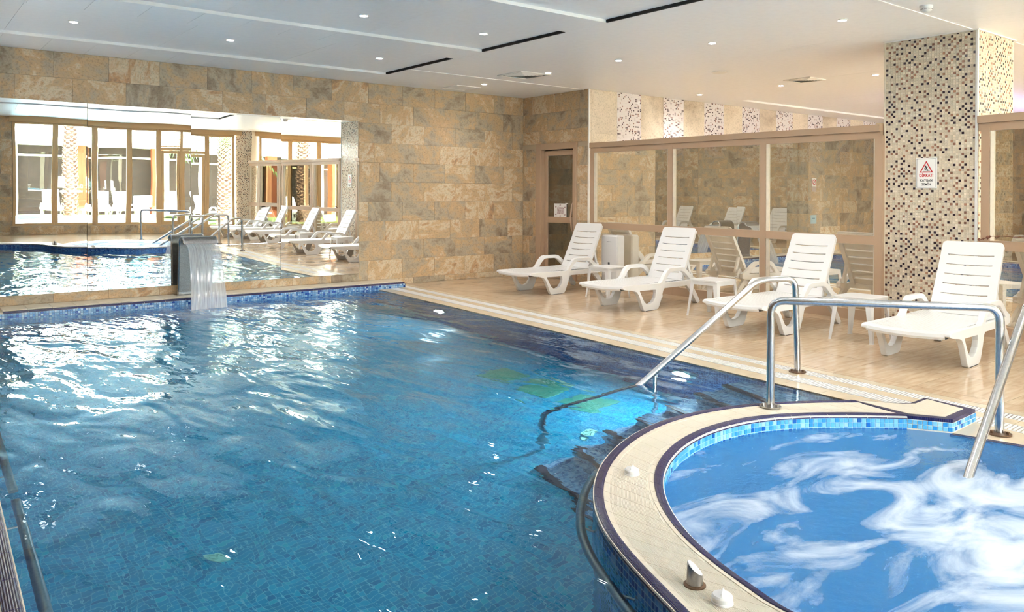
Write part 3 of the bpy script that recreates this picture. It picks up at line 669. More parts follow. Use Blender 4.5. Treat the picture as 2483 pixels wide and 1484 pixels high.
# near left rim
rim = thing('poolside_kerb', 'straight poolside kerb at the bottom left with navy nosing and beige tiles', 'kerb', (0, 0, 0))
ys = [1.0 + .245 * i for i in range(39)]
MB().prism([(left_x(1.0), 1.0), (left_x(YL), YL), (left_x(YL) - .46, YL), (left_x(1.0) - .46, 1.0)], [], lambda a, b, d: (a, b, d), -1.3, ZT - .0085).obj('kerb_body', COPE_GROUT, rim)
for i in range(len(ys) - 1):
    if ys[i + 1] > YL: break
    O = [Vector((left_x(y), y)) for y in (ys[i], ys[i + 1])]; I = [Vector((left_x(y) - .46, y)) for y in (ys[i], ys[i + 1])]
    rim_piece('nosing_tile', rim, O, I, 0, 1, NOSE, NAVY, False)
    rim_piece('border_tile', rim, O, I, 0, 1, LIP, COPE, False)
    rim_piece('ribbed_tile', rim, O, I, 0, 1, [(.096, ZT - .02), (.096, ZT - .006), (.278, ZT - .006), (.278, ZT - .02)], RIBBED, False)
    rim_piece('ribbed_tile', rim, O, I, 0, 1, [(.280, ZT - .02), (.280, ZT - .006), (.46, ZT - .006), (.46, ZT - .02)], RIBBED, False)
mosaic_strip('kerb_mosaic', [Vector((left_x(1.2), 1.2)), Vector((left_x(YL), YL))], [ZT - .036 - .027 * k for k in range(8)], DB, rim, None, 1)

# basin
PD = -1.22
basin = MB()
outl = [(left_x(YL), YL), (edge_x(YL), YL), (edge_x(2.3), 2.3)]
fl = [Vector((-.3, .3)), Vector((6.2, .3)), Vector((6.2, 11)), Vector((-.3, 11))]
basin.face([(p.x, p.y, PD) for p in fl], [(p.x, p.y) for p in fl])
pool_floor = struct(basin.obj('pool_floor', POOLM, fix=False))
pw = MB()
a, b = (edge_x(YL + .1), YL + .1), (edge_x(1.8), 1.8); ll = math.hypot(a[0] - b[0], a[1] - b[1])
pw.face([(a[0], a[1], PD), (b[0], b[1], PD), (b[0], b[1], -.02), (a[0], a[1], -.02)], [(0, PD), (ll, PD), (ll, -.02), (0, -.02)])
pw.face([(0, YL + .001, PD), (6.2, YL + .001, PD), (6.2, YL + .001, .05), (0, YL + .001, .05)], [(0, PD), (6.2, PD), (6.2, .05), (0, .05)])
a, b = (left_x(.9) + .001, .9), (left_x(YL) + .001, YL)
pw.face([(a[0], a[1], PD), (b[0], b[1], PD), (b[0], b[1], .05), (a[0], a[1], .05)], [(0, PD), (9.5, PD), (9.5, .05), (0, .05)])
pool_wall = struct(pw.obj('pool_wall', POOLW, fix=False))

# flooring of the lounger deck: tiles on a bed
floor = struct(MB().prism([(edge_x(W), W), (edge_x(1.8), 1.8), (5.28, 1.4), (5.45, 1.4), (19, 1.4), (19, W)], [], lambda a, b, d: (a, b, d), -.06, -.007).obj('floor', plain('deck_grout', s2l(140, 112, 84), .7)))
def clip(poly, f):
    out = []
    for i in range(len(poly)):
        a, b = poly[i], poly[(i + 1) % len(poly)]; fa, fb = f(a), f(b)
        if fa >= 0: out.append(a)
        if fa * fb < 0: t = fa / (fa - fb); out.append((a[0] + (b[0] - a[0]) * t, a[1] + (b[1] - a[1]) * t))
    return out
def edge_off(p): return p[0] - edge_x(p[1])
g = .0022
yy = 2.77 - .6 * 2
while yy < W:
    xx = 6.58 - 1.2
    while xx < 8.9:
        P = [(xx + g, yy + g), (xx + .6 - g, yy + g), (xx + .6 - g, min(yy + .6 - g, W - .014)), (xx + g, min(yy + .6 - g, W - .014))]
        P = clip(P, lambda p: edge_off(p) - .657)
        if len(P) > 2:
            c = (sum(p[0] for p in P) / len(P), sum(p[1] for p in P) / len(P))
            o = MB().prism([(p[0] - c[0], p[1] - c[1]) for p in P], [], lambda a, b, d: (a, b, d), -.008, 0).obj('floor_tile', FLOOR, floor); o.location = (c[0], c[1], 0)
        xx += .6
    yy += .6
def strip_tiles(name, o0, o1, y0, y1, step, z, mat, parent):
    y = y0
    while y < y1 - .02:
        ya, yb = y + .001, min(y + step, y1) - .001
        m = MB(); m.prism([(edge_x(ya) + o0, ya), (edge_x(ya) + o1, ya), (edge_x(yb) + o1, yb), (edge_x(yb) + o0, yb)], [], lambda a, b, d: (a, b, d), -.045, z); m.obj(name, mat, parent); y += step
strip_tiles('edge_tile', 0.0, .165, 2.43, YL, .33, -.004, COPE_STRIP, floor)
MB().prism([(4.985, 2.085), (5.06, 1.76), (5.11, 1.5), (5.17, 1.2), (5.40, 1.2), (5.36, 2.12)], [], lambda a, b, d: (a, b, d), -.05, -.0035).obj('edge_tile', COPE_STRIP, floor)
MB().prism([(4.945, 2.085), (5.015, 1.76), (5.065, 1.5), (5.12, 1.2), (5.169, 1.2), (5.109, 1.5), (5.059, 1.76), (4.984, 2.085)], [], lambda a, b, d: (a, b, d), -.05, -.0045).obj('nosing_tile', NAVY, floor)
strip_tiles('edge_tile', .318, .430, 1.6, YL + .1, .33, -.001, COPE_STRIP, floor)
strip_tiles('border_tile', .560, .653, 1.6, YL + .4, .33, 0, COPE_STRIP, floor)
for n_, (o0, o1, y1, lab) in enumerate(((.168, .314, YL, 'white slotted drain grate closest to the pool water on the lounger deck'), (.433, .557, YL + .38, 'white slotted drain grate between two beige strips, farther from the pool'))):
    gr = thing('drain_grate', lab, 'grate', (0, 0, 0))
    m = MB(); y = 1.62 if n_ else 1.75
    m2 = MB()
    while y < y1:
        a = edge_x(y); m.raw([(a + o0 + .004, y, -.012), (a + o1 - .004, y + .010, -.012), (a + o1 - .004, y + .0255, -.012), (a + o0 + .004, y + .0155, -.012),
                              (a + o0 + .004, y, -.001), (a + o1 - .004, y + .010, -.001), (a + o1 - .004, y + .0255, -.001), (a + o0 + .004, y + .0155, -.001)],
                             [(4, 5, 6, 7), (0, 1, 5, 4), (1, 2, 6, 5), (2, 3, 7, 6), (3, 0, 4, 7)]); y += .0245
    o = m.obj('slats', WHITEP, gr); o['kind'] = 'stuff'
    for oo in (o0, o1 - .005):
        MB().prism([(edge_x(1.6) + oo, 1.6), (edge_x(1.6) + oo + .005, 1.6), (edge_x(y1) + oo + .005, y1), (edge_x(y1) + oo, y1)], [], lambda a, b, d: (a, b, d), -.03, -.001).obj('side_rail', WHITEP, gr)
    MB().prism([(edge_x(1.6) + o0, 1.6), (edge_x(1.6) + o1, 1.6), (edge_x(y1) + o1, y1), (edge_x(y1) + o0, y1)], [], lambda a, b, d: (a, b, d), -.05, -.02).obj('channel', plain('drain_channel', s2l(120, 110, 96), .8), gr)

# rest of the deck: south side with the round spa cut out, and west side
SC = Vector((3.78, 1.33)); SR = 1.50
FLOOR_S = None
def floor_grid_mat():
    m, nt, out = new_mat('deck_tile_far'); p = principled(nt, out, (.6, .45, .3), .14, 0, .5)
    geo = N(nt, 'NewGeometry'); br = N(nt, 'TexBrick'); br.offset = 0; br.inputs['Scale'].default_value = 1.0; br.inputs['Mortar Size'].default_value = .002; br.inputs['Brick Width'].default_value = .6; br.inputs['Row Height'].default_value = .6
    br.inputs['Color1'].default_value = (*s2l(204, 178, 148), 1); br.inputs['Color2'].default_value = (*s2l(196, 168, 136), 1); br.inputs['Mortar'].default_value = (*s2l(160, 130, 98), 1)
    L(nt, geo.outputs['Position'], br.inputs['Vector']); L(nt, br.outputs[0], p.inputs['Base Color']); return m
FLOOR_S = floor_grid_mat()
fs = MB(); xr, yb = 19.0, -2.9
ph0, ph1, nn = math.radians(188), math.radians(388), 60
def outer_pt(a):
    d = Vector((math.cos(a), math.sin(a))); t = 1e9
    if d.x > 1e-6: t = min(t, (xr - SC.x) / d.x)
    if d.x < -1e-6: t = min(t, (-.2 - SC.x) / d.x)
    if d.y > 1e-6: t = min(t, (1.40 - SC.y) / d.y)
    if d.y < -1e-6: t = min(t, (yb - SC.y) / d.y)
    return SC + d * t
angs = sorted([ph0 + (ph1 - ph0) * k / nn for k in range(nn + 1)] + [math.atan2(yb - SC.y, -.2 - SC.x) + 2 * PI, math.atan2(yb - SC.y, xr - SC.x) + 2 * PI, 2 * PI + math.atan2(1.40 - SC.y, xr - SC.x)])
for a, b in zip(angs[:-1], angs[1:]):
    if outer_pt(a).y > 1.399 and a > 2 * PI + .01: continue
    i0, i1 = SC + Vector((math.cos(a), math.sin(a))) * SR, SC + Vector((math.cos(b), math.sin(b))) * SR
    o0, o1 = outer_pt(a), outer_pt(b)
    if i0.y > 1.40: continue
    fs.face([(i0.x, i0.y, -.001), (o0.x, o0.y, -.001), (o1.x, o1.y, -.001), (i1.x, i1.y, -.001)])
floor2 = struct(fs.obj('floor_south', FLOOR_S, fix=False))
floor3 = struct(MB().box(-3.7, -2.9, -.06, left_x(2.9) - .44, W, -.001).obj('floor_west', FLOOR_S))
floor4 = struct(MB().box(9.0, 1.4, -.05, 19, 9.3, -.001).obj('floor_far_room', FLOOR_S))

# spa basin
sb = MB(); nseg = 72
for k in range(nseg):
    a, b = 2 * PI * k / nseg, 2 * PI * (k + 1) / nseg; p, q = SC + Vector((math.cos(a), math.sin(a))) * SR, SC + Vector((math.cos(b), math.sin(b))) * SR
    l = SR * 2 * PI / nseg
    if not (math.radians(20) < a < math.radians(190)): sb.face([(p.x, p.y, -.9), (q.x, q.y, -.9), (q.x, q.y, -.03), (p.x, p.y, -.03)][::-1], [(k * l, -.9), (k * l + l, -.9), (k * l + l, -.03), (k * l, -.03)][::-1])
sfl = [SC + Vector((math.cos(2 * PI * k / nseg), math.sin(2 * PI * k / nseg))) * (SR + .15) for k in range(nseg)]
sb.face([(p.x, p.y, -.85) for p in sfl], [(p.x, p.y) for p in sfl])
bench = []
struct(sb.obj('spa_basin', SPAM, fix=False))
nv = MB()
for k in range(nseg):
    a, b = 2 * PI * k / nseg, 2 * PI * (k + 1) / nseg
    if math.radians(24) < a < math.radians(192): continue
    p0, q0 = SC + Vector((math.cos(a), math.sin(a))) * (SR - .05), SC + Vector((math.cos(b), math.sin(b))) * (SR - .05)
    p1, q1 = SC + Vector((math.cos(a), math.sin(a))) * (SR + .012), SC + Vector((math.cos(b), math.sin(b))) * (SR + .012)
    nv.face([(p0.x, p0.y, -.022), (p1.x, p1.y, -.010), (q1.x, q1.y, -.010), (q0.x, q0.y, -.022)]); nv.face([(p0.x, p0.y, -.022), (q0.x, q0.y, -.022), (q0.x, q0.y, -.06), (p0.x, p0.y, -.06)])
struct(nv.obj('spa_edge', NAVY))
fill = MB().prism([(4.95, 2.2), (5.16, 2.2), (5.12, 1.3), (5.30, 1.35), (5.30, 1.30), (5.10, 1.0)], [], lambda a, b, d: (a, b, d), -.03, -.02) if False else None

# water
def poly_sheet(pts, z, name, mat):
    m = MB(); tris = tessellate_polygon([[Vector((p[0], p[1], 0)) for p in pts]])
    m.raw([(p[0], p[1], z) for p in pts], [tuple(t) for t in tris]); o = m.obj(name, mat)
    for p in o.data.polygons:
        if p.normal.z < 0: p.flip()
    return o
WZ = -.010
pp = [(left_x(YL), YL), (left_x(1.0), 1.0)] + [(OO[k].x, OO[k].y) for k in range(NRAD * NSUB, -1, -2)] + [(5.10, 2.47), (edge_x(2.5), 2.5), (edge_x(YL), YL)]
pool_water = poly_sheet(pp, WZ, 'pool_water', POOLWATER); tag(pool_water, 'rippled blue swimming pool water reflecting the bright windows', 'water', kind='stuff')
sp = [(II[k].x, II[k].y) for k in range(0, int(NRAD * NSUB * .70), 2)]
a0 = math.atan2(sp[-1][1] - SC.y, sp[-1][0] - SC.x); a0 = a0 if a0 > 0 else a0 + 2 * PI
k = a0 + .08
while k < math.radians(388): sp.append((SC.x + SR * math.cos(k), SC.y + SR * math.sin(k))); k += .06
sp.append((4.985, 2.085))
spa_water = poly_sheet(sp, WZ + .004, 'spa_water', SPAWATER); tag(spa_water, 'bubbling whirlpool water with swirls of white foam', 'water', kind='stuff')

# underwater steps beside the spa
STEP_TREAD = mosaic_mat('step_mosaic', .027, [(0, s2l(84, 130, 172)), (.3, s2l(110, 154, 190)), (.55, s2l(60, 104, 152)), (.8, s2l(134, 172, 200))], s2l(140, 172, 196), .08)
ends = [((5.06, 3.80), (4.86, 3.20)), ((4.82, 3.88), (4.62, 3.28)), ((4.55, 3.93), (4.35, 3.33)), ((4.27, 3.98), (4.07, 3.36)), ((4.00, 4.02), (3.78, 3.36)), ((3.72, 4.06), (3.48, 3.34)), ((3.46, 4.10), (3.20, 3.26))]
steps = thing('pool_steps', 'submerged mosaic steps with dark nosings curving down beside the whirlpool', 'steps', (0, 0, 0))
prev = ((5.40, 3.72), (5.3, 2.5))
for i, (a, b) in enumerate(ends):
    zt = -.17 * (i + 1); mb = MB()
    q = [prev[0], a, b, prev[1]]
    mb.face([(p[0], p[1], zt) for p in q], [(p[0], p[1]) for p in q])
    mb.face([(a[0], a[1], PD), (b[0], b[1], PD), (b[0], b[1], zt), (a[0], a[1], zt)], [(0, 0), (.63, 0), (.63, zt - PD), (0, zt - PD)])
    mb.face([(prev[0][0], prev[0][1], PD), (a[0], a[1], PD), (a[0], a[1], zt), (prev[0][0], prev[0][1], zt)], [(0, 0), (.27, 0), (.27, zt - PD), (0, zt - PD)])
    st = mb.obj('step', STEP_TREAD, steps)
    d = Vector((b[0] - a[0], b[1] - a[1])).normalized(); n = Vector((d.y, -d.x)); n = -n if n.x > 0 else n
    A, B = Vector(a), Vector(b); 
    P = [A + n * .006, B + n * .006, B - n * .045, A - n * .045]
    MB().prism([(p.x, p.y) for p in P], [], lambda x, y, z: (x, y, z), zt - .04, zt + .004).obj('nosing', plain('step_nosing', s2l(30, 26, 56), .4) if i == 0 else bpy.data.materials['step_nosing'], st)
    prev = (a, b)

# floor inlets and drains on the pool bottom
INLET = plain('inlet_plastic', s2l(150, 214, 200), .5); GREEN = plain('drain_cover_green', s2l(52, 140, 124), .5)
for i, (px, py, lab) in enumerate(((1.38, 4.24, 'round pale inlet on the pool floor in the open water at lower left'), (4.14, 4.32, 'round pale inlet on the pool floor beside the submerged steps'))):
    t = thing('floor_inlet', lab, 'inlet', (px, py, PD))
    MB().lathe([(.058, 0), (.055, .012), (.038, .014), (.034, .006), (.024, .006), (.020, .012), (.0, .004)], 24).obj('cover', INLET, t, smooth=True)
    MB().lathe([(.014, .008), (.014, .017), (.001, .018)], 16).obj('core', INLET, t)
for px, py, lab in ((4.60, 5.95, 'square green drain cover on the pool floor, farthest of three'), (4.62, 5.40, 'square green drain cover on the pool floor, middle of three'), (4.66, 4.86, 'square green drain cover on the pool floor, nearest to the steps')):
    t = thing('drain_cover', lab, 'drain cover', (px, py, PD), .2)
    MB().bbox(-.2, -.2, 0, .2, .2, .02, .004).obj('plate', GREEN, t)
    for k in range(7): MB().box(-.17, -.16 + k * .05, .019, .17, -.14 + k * .05, .024).obj('bar', GREEN, t)
# pool lamps in the right-hand wall
for py, dep, pw_, lab in ((4.36, -.42, 24, 'lit round underwater lamp in the pool wall by the handrail'), (8.55, -.50, 5, 'lit round underwater lamp in the pool wall near the far corner')):
    px = edge_x(py)
    t = thing('pool_lamp', lab, 'lamp', (px, py, dep), -.071)
    MB().lathe([(.14, 0), (.14, -.018), (.115, -.03), (.112, -.03)], 28, axis='x').obj('bezel', STEEL, t, smooth=True)
    MB().lathe([(.110, -.024), (.06, -.038), (0.005, -.042)], 28, axis='x').obj('lens', POOL_LAMP, t, smooth=True)
    l = bpy.data.lights.new('pool_lamp_light', 'AREA'); l.shape = 'DISK'; l.size = .2; l.energy = pw_; l.color = (.72, .92, 1)
    o = bpy.data.objects.new('pool_lamp_light', l); COL.objects.link(o); o.parent = t; o.location = (-.06, 0, 0); o.rotation_euler = (0, PI / 2, 0)

# ------------------------------------------------------------------ wall mirror: four slightly out-of-true panels
mir = thing('wall_mirror', 'large frameless wall mirror in four panels over the far pool ledge', 'mirror', (0, 0, 0))
MX = [1.03, 1.960, 3.187, 4.418, 5.646]; MT = [(2.5, .66), (2.6, .61), (2.75, .42), (1.0, .35)]
for i in range(4):
    x0, x1 = MX[i], MX[i + 1]; y, e = (math.tan(math.radians(a)) for a in MT[i]); z0, z1 = .205, 2.503; yb = W - .012
    yb = W - .016; gp = .0025
    v = [(x0 + gp, yb, z0), (x1 - gp, yb, z0), (x1 - gp, yb, z1), (x0 + gp, yb, z1)]
    pnl = MB().face(v).obj('mirror_panel', MIRROR, mir, fix=False)
    nn_ = Vector((-y, -1, -e)).normalized()        # the glass is out of true by a degree or two
    for p in pnl.data.polygons: p.use_smooth = True
    pnl.data.normals_split_custom_set([tuple(nn_)] * 4)
    bk = MB(); v2 = [(p[0], p[1] + .0012, p[2]) for p in v]; w = [(p[0], W - .004, p[2]) for p in v]
    for a in range(4): b = (a + 1) % 4; bk.face([v2[a], v2[b], w[b], w[a]])
    bk.obj('panel_backing', plain('mirror_backing', s2l(60, 52, 44), .7) if i == 0 else bpy.data.materials['mirror_backing'], mir)
ms = MB().tube([(MX[3], W - .03, 2.478), (MX[3], W - .012, 2.478)], .018, 12); ms.obj('clip', STEEL, mir)

# ------------------------------------------------------------------ mosaic column with warning sign
XC, CY0, CY1 = 8.70, 3.425, 4.375
CPAL = CPAL0
col = thing('mosaic_column', 'square column clad in beige and brown mosaic standing in the glass partition', 'column', (0, 0, 0))
cg = plain('column_grout', s2l(232, 222, 204), .7)
MB().box(XC + .003, CY0 + .003, 0, XC + .93, CY1 - .003, CZ).obj('core', cg, col)
rows = [.0135 + .0272 * k for k in range(114)]
def colface(p, q, nm): return mosaic_strip(nm, [Vector(p), Vector(q)], rows, CPAL, col, None, 1, .003, .0272)
colface((XC + .003, CY1 - .012), (XC + .003, CY0 + .022), 'front_mosaic')
colface((XC + .02, CY0 + .003), (XC + .92, CY0 + .003), 'side_mosaic')
colface((XC + .92, CY1 - .003), (XC + .02, CY1 - .003), 'side_mosaic')
MB().bbox(XC - .012, CY0 - .012, 0, XC + .016, CY0 + .016, CZ, .005).obj('corner_trim', WHITEP, col)
MB().bbox(XC - .006, CY1 - .010, 0, XC + .010, CY1 + .006, CZ, .003).obj('corner_trim', COPE, col)
MB().box(XC - .02, CY0 - .02, CZ - .012, XC + .95, CY1 + .01, CZ).obj('top_trim', WHITE_M, col)

def text(body, size, loc, rot, mat, parent, name='lettering', align='CENTER', ext=.0006, sx=1.0, bold=0.0):
    c = bpy.data.curves.new(name, 'FONT'); c.body = body; c.size = size; c.align_x = align; c.align_y = 'CENTER'; c.extrude = ext; c.offset = bold; c.resolution_u = 3
    tmp = bpy.data.objects.new(name, c); COL.objects.link(tmp); dg = bpy.context.evaluated_depsgraph_get(); me = bpy.data.meshes.new_from_object(tmp.evaluated_get(dg)); bpy.data.objects.remove(tmp)
    o = bpy.data.objects.new(name, me); COL.objects.link(o); o.data.materials.clear(); o.data.materials.append(mat); o.location = loc; o.rotation_euler = rot; o.scale = (sx, 1, 1)
    if parent is not None: o.parent = parent
    return o
RX = (PI / 2, 0, -PI / 2)     # lettering that faces -x
sg = thing('warning_sign', 'white slippery floor warning sign with red triangle on the mosaic column', 'sign', (XC - .006, 3.918, 1.647))
MB().bbox(-.004, -.110, -.162, .003, .110, .162, .002).obj('plate', PAPER, sg)
bd = MB()
for b in ((-.100, -.152, .100, -.149), (-.100, .149, .100, .152), (-.100, -.149, -.097, .149), (.097, -.149, .100, .149)): bd.box(-.0052, b[0], b[1], -.004, b[2], b[3])
bd.obj('border_line', BLACKINK, sg)
def yz(a, b, d): return (d, -a, b)
MB().prism([(-.070, .006), (.070, .006), (.0, .130)], [[(-.052, .016), (.052, .016), (0, .110)]], yz, -.0052, -.004).obj('triangle', REDINK, sg)
fm = MB()
def limb(pts, w):
    for p, q in zip(pts[:-1], pts[1:]):
        p, q = Vector(p), Vector(q); n = (q - p).normalized(); n = Vector((-n.y, n.x)) * w / 2
        fm.prism([tuple(p + n), tuple(q + n), tuple(q - n), tuple(p - n)], [], yz, -.0054, -.004)
fm.prism([(-.006 + .007 * math.cos(t * PI / 5), .073 + .007 * math.sin(t * PI / 5)) for t in range(10)], [], yz, -.0054, -.004)
limb([(-.003, .064), (.002, .044)], .011); limb([(-.003, .062), (.014, .064), (.020, .070)], .005); limb([(-.004, .061), (-.016, .056), (-.019, .047)], .005)
limb([(.002, .045), (.014, .036), (.017, .024)], .006); limb([(.001, .045), (-.008, .034), (-.020, .036)], .006); limb([(-.032, .021), (.036, .021)], .003)
fm.obj('falling_figure', BLACKINK, sg)
text('DİKKAT!', .042, (-.0045, 0, -.026), RX, REDINK, sg, sx=.86, bold=.0012)
text('KAYGAN', .036, (-.0045, 0, -.078), RX, BLACKINK, sg, sx=.86, bold=.0006)
text('ZEMİN', .036, (-.0045, 0, -.120), RX, BLACKINK, sg, sx=.86, bold=.0006)

# ------------------------------------------------------------------ glass partition
part = thing('glass_partition', 'taupe framed glass partition with mid rail behind the sun loungers', 'partition', (0, 0, 0))
# line of the partition in plan with the heights of its rails
def pl_y(y): return 8.82 - (9.2 - y) * .0289
def bar(p, q, z0a, z1a, z0b, z1b, d, name, mat=FRAME, dd=0):
    """beam along the partition from p to q, with its own heights at each end"""
    A, B = Vector(p), Vector(q); t = (B - A).normalized(); n = Vector((-t.y, t.x))
    if n.x > 0: n = -n
    A0, A1, B0, B1 = A + n * (d / 2 + dd), A - n * d / 2, B + n * (d / 2 + dd), B - n * d / 2
    v = [(A0.x, A0.y, z0a), (A1.x, A1.y, z0a), (A1.x, A1.y, z1a), (A0.x, A0.y, z1a), (B0.x, B0.y, z0b), (B1.x, B1.y, z0b), (B1.x, B1.y, z1b), (B0.x, B0.y, z1b)]
    return MB().raw(v, [(0, 1, 2, 3), (7, 6, 5, 4), (0, 4, 5, 1), (1, 5, 6, 2), (2, 6, 7, 3), (3, 7, 4, 0)]).obj(name, mat, part)
def seg(path, posts, ztop, zmid, first_name=None):
    """frame one straight run: posts are fractions along it"""
    (p, q) = path; A, B = Vector(p), Vector(q); t = (B - A).normalized(); Ln = (B - A).length
    bar(p, q, ztop[0] - .075, ztop[0], ztop[1] - .075, ztop[1], .10, 'top_beam', dd=.012)
    bar(p, q, ztop[0] - .155, ztop[0] - .077, ztop[1] - .155, ztop[1] - .077, .075, 'head_rail')
    bar(p, q, zmid[0] - .095, zmid[0], zmid[1] - .095, zmid[1], .075, 'mid_rail')
    bar(p, q, 0, .115, 0, .115, .075, 'base_rail')
    xs = [f * Ln for f in posts]
    for i, x in enumerate(xs):
        a, b = A + t * (x - .042), A + t * (x + .042); f = x / Ln; zt = ztop[0] * (1 - f) + ztop[1] * f
        bar(a, b, .0, zt - .12, .0, zt - .12, .082, 'post')
    for i in range(len(xs) - 1):
        f0, f1 = xs[i] / Ln, xs[i + 1] / Ln; a, b = A + t * (xs[i] + .05), A + t * (xs[i + 1] - .05)
        zt0, zt1 = (ztop[0] * (1 - f) + ztop[1] * f - .155 for f in (f0, f1)); zm0, zm1 = (zmid[0] * (1 - f) + zmid[1] * f for f in (f0, f1))
        for za0, za1, zb0, zb1 in ((zm0, zt0, zm1, zt1), (.115, zm0 - .095, .115, zm1 - .095)):
            MB().face([(a.x, a.y, za0), (b.x, b.y, zb0), (b.x, b.y, zb1), (a.x, a.y, za1)]).obj('glass_pane', MIRROR_GLASS, part)
            n = Vector((-t.y, t.x)); n = -n if n.x > 0 else n
            # glazing beads
            for (c, d_) in ((a, t), (b, -t)):
                z0, z1 = (za0, za1) if c == a else (zb0, zb1); c0 = c - d_ * .004; c1 = c + d_ * .022
                MB().raw([(c0.x + n.x * .034, c0.y + n.y * .034, z0), (c1.x + n.x * .012, c1.y + n.y * .012, z0), (c1.x + n.x * .012, c1.y + n.y * .012, z1), (c0.x + n.x * .034, c0.y + n.y * .034, z1),
                          (c0.x, c0.y, z0), (c1.x, c1.y, z0), (c1.x, c1.y, z1), (c0.x, c0.y, z1)], [(0, 1, 2, 3), (0, 4, 5, 1), (1, 5, 6, 2), (2, 6, 7, 3), (3, 7, 4, 0)]).obj('glazing_bead', COPE, part)
y0, y1 = 9.13, 4.39; LnP = y0 - y1
seg(((pl_y(y0), y0), (pl_y(y1), y1)), [.042 / LnP, (y0 - 7.46) / LnP, (y0 - 5.915) / LnP, (LnP - .02) / LnP], (2.226, 2.192), (.977, .953))
pts = [(8.72, 3.40), (8.55, 2.0), (8.25, .55), (7.85, -.75), (7.55, -1.75), (7.44, -2.45)]
for i in range(len(pts) - 1): seg((pts[i], pts[i + 1]), [.05, .97] if i < 4 else [.06, .94], (2.215, 2.215), (.96, .96))

# ------------------------------------------------------------------ door in the nib wall
dr = struct(bpy.data.objects.new('door_1', None)); COL.objects.link(dr)
fr = MB(); fr.bbox(XN - .035, 9.50, 0, XN + .10, 9.575, 2.27, .004); fr.bbox(XN - .035, 10.40, 0, XN + .10, 10.52, 2.27, .004); fr.bbox(XN - .035, 9.575, 2.165, XN + .10, 10.40, 2.27, .004)
fr.obj('door_frame', FRAME, dr)
MB().box(XN - .028, 10.365, 0, XN + .095, 10.3995, 2.164).obj('door_reveal', FRAME, dr)
XD = XN + .055
lf = MB()
for b in ((9.58, 0, 9.66, 2.15), (10.28, 0, 10.36, 2.15), (9.66, 2.06, 10.28, 2.15), (9.66, .93, 10.28, 1.035), (9.66, 0, 10.28, .12)): lf.bbox(XD - .02, b[0], b[1] + .004, XD + .02, b[2], b[3], .003)
lf.obj('door_leaf', FRAME, dr)
for z0, z1 in ((.12, .93), (1.035, 2.06)): MB().box(XD - .003, 9.655, z0, XD + .003, 10.285, z1).obj('door_pane', SMOKED, dr)
hp = [(XD - .02, 9.625, .79), (XD - .06, 9.625, .83), (XD - .085, 9.63, 1.03), (XD - .06, 9.625, 1.24), (XD - .02, 9.625, 1.28)]
MB().tube(bend(hp, .03), .016, 10).obj('door_handle', FRAME, dr, smooth=True)
MB().box(XD - .005, 9.58, 2.15, XD + .01, 10.36, 2.166).obj('door_gap', DARKGAP, dr)
bw = struct(MB().box(9.75, 9.3, 0, 9.85, W + .1, 3.15).obj('wall_corridor', plain('corridor_tile', s2l(120, 98, 74), .5, 0, .4, .35, 5)))
for k in range(6): MB().box(9.745, 9.45, .12 + .42 * k, 9.75, 10.9, .128 + .42 * k).obj('trim_line', plain('corridor_line', s2l(170, 150, 116), .5) if k == 0 else bpy.data.materials['corridor_line'], bw)
ds_ = thing('door_notice', 'white notice with maroon lettering taped to the glass door', 'notice', (XD - .012, 9.965, 1.145))
MB().box(-.001, -.155, -.115, .001, .155, .115).obj('sheet', PAPER, ds_)
MB().box(-.0012, -.19, .108, .0012, -.13, .122).obj('tape', PAPER, ds_)
text('LÜTFEN', .052, (-.002, -.01, .030), RX, MAROON, ds_, sx=.9)
text('RAHATSIZ', .038, (-.002, -.01, -.010), RX, MAROON, ds_, sx=.9)
text('ETMEYİNİZ', .036, (-.002, -.01, -.048), RX, MAROON, ds_, sx=.9)
lv = MB()
for a, b in ((0, .092), (-.11, .03 + .03), (.115, .055), (.11, -.07), (0, -.09), (-.11, -.065)):
    for k in range(4): lv.box(-.0022, -a - .018 + k * .010, b - .012, -.001, -a - .013 + k * .010, b + .010 - (k % 2) * .008)
lv.obj('ornament', MAROON, ds_)

# ------------------------------------------------------------------ stainless fountain (swan-neck sheet)
ft = thing('pool_fountain', 'arched stainless steel water fountain on the pool ledge pouring a sheet of water', 'fountain', (0, 0, 0))
fx0, fx1 = 2.985, 3.395
prof = [(10.725, .10), (10.715, .30), (10.70, .55), (10.685, .70)]
for k in range(0, 13):
    a = math.radians(0 + 180 * k / 12 * .92); prof.append((10.565 + .118 * math.cos(a), .735 + .118 * math.sin(a)))
sh = MB(); th_ = .012
def offp(P, d):
    out = []
    for i, p in enumerate(P):
        a = P[max(i - 1, 0)]; b = P[min(i + 1, len(P) - 1)]; t = Vector((b[0] - a[0], b[1] - a[1])).normalized(); out.append((p[0] - t.y * d, p[1] + t.x * d))
    return out
inn_ = offp(prof, .026)
loop = prof + inn_[::-1]
sh.prism([(a, b) for a, b in loop], [], lambda a, b, d: (d, a, b), fx0, fx1); sh.obj('arched_sheet', STEEL_D, ft, smooth=True, angle=30)
for xx in (fx0, fx1): 
    MB().tube([(xx, a, b) for a, b in offp(prof, .013)], .015, 8).obj('edge_tube', STEEL, ft, smooth=True)
MB().bbox(fx0 - .04, 10.65, ZT + .011, fx1 + .04, 10.80, ZT + .024, .003).obj('base_plate', STEEL, ft)
MB().bbox(fx0 - .006, 10.69, ZT + .024, fx1 + .006, 10.76, ZT + .062, .003).obj('base_collar', STEEL, ft)
wf = MB(); nW, nH = 14, 20; lip = prof[-1]
pts_ = []
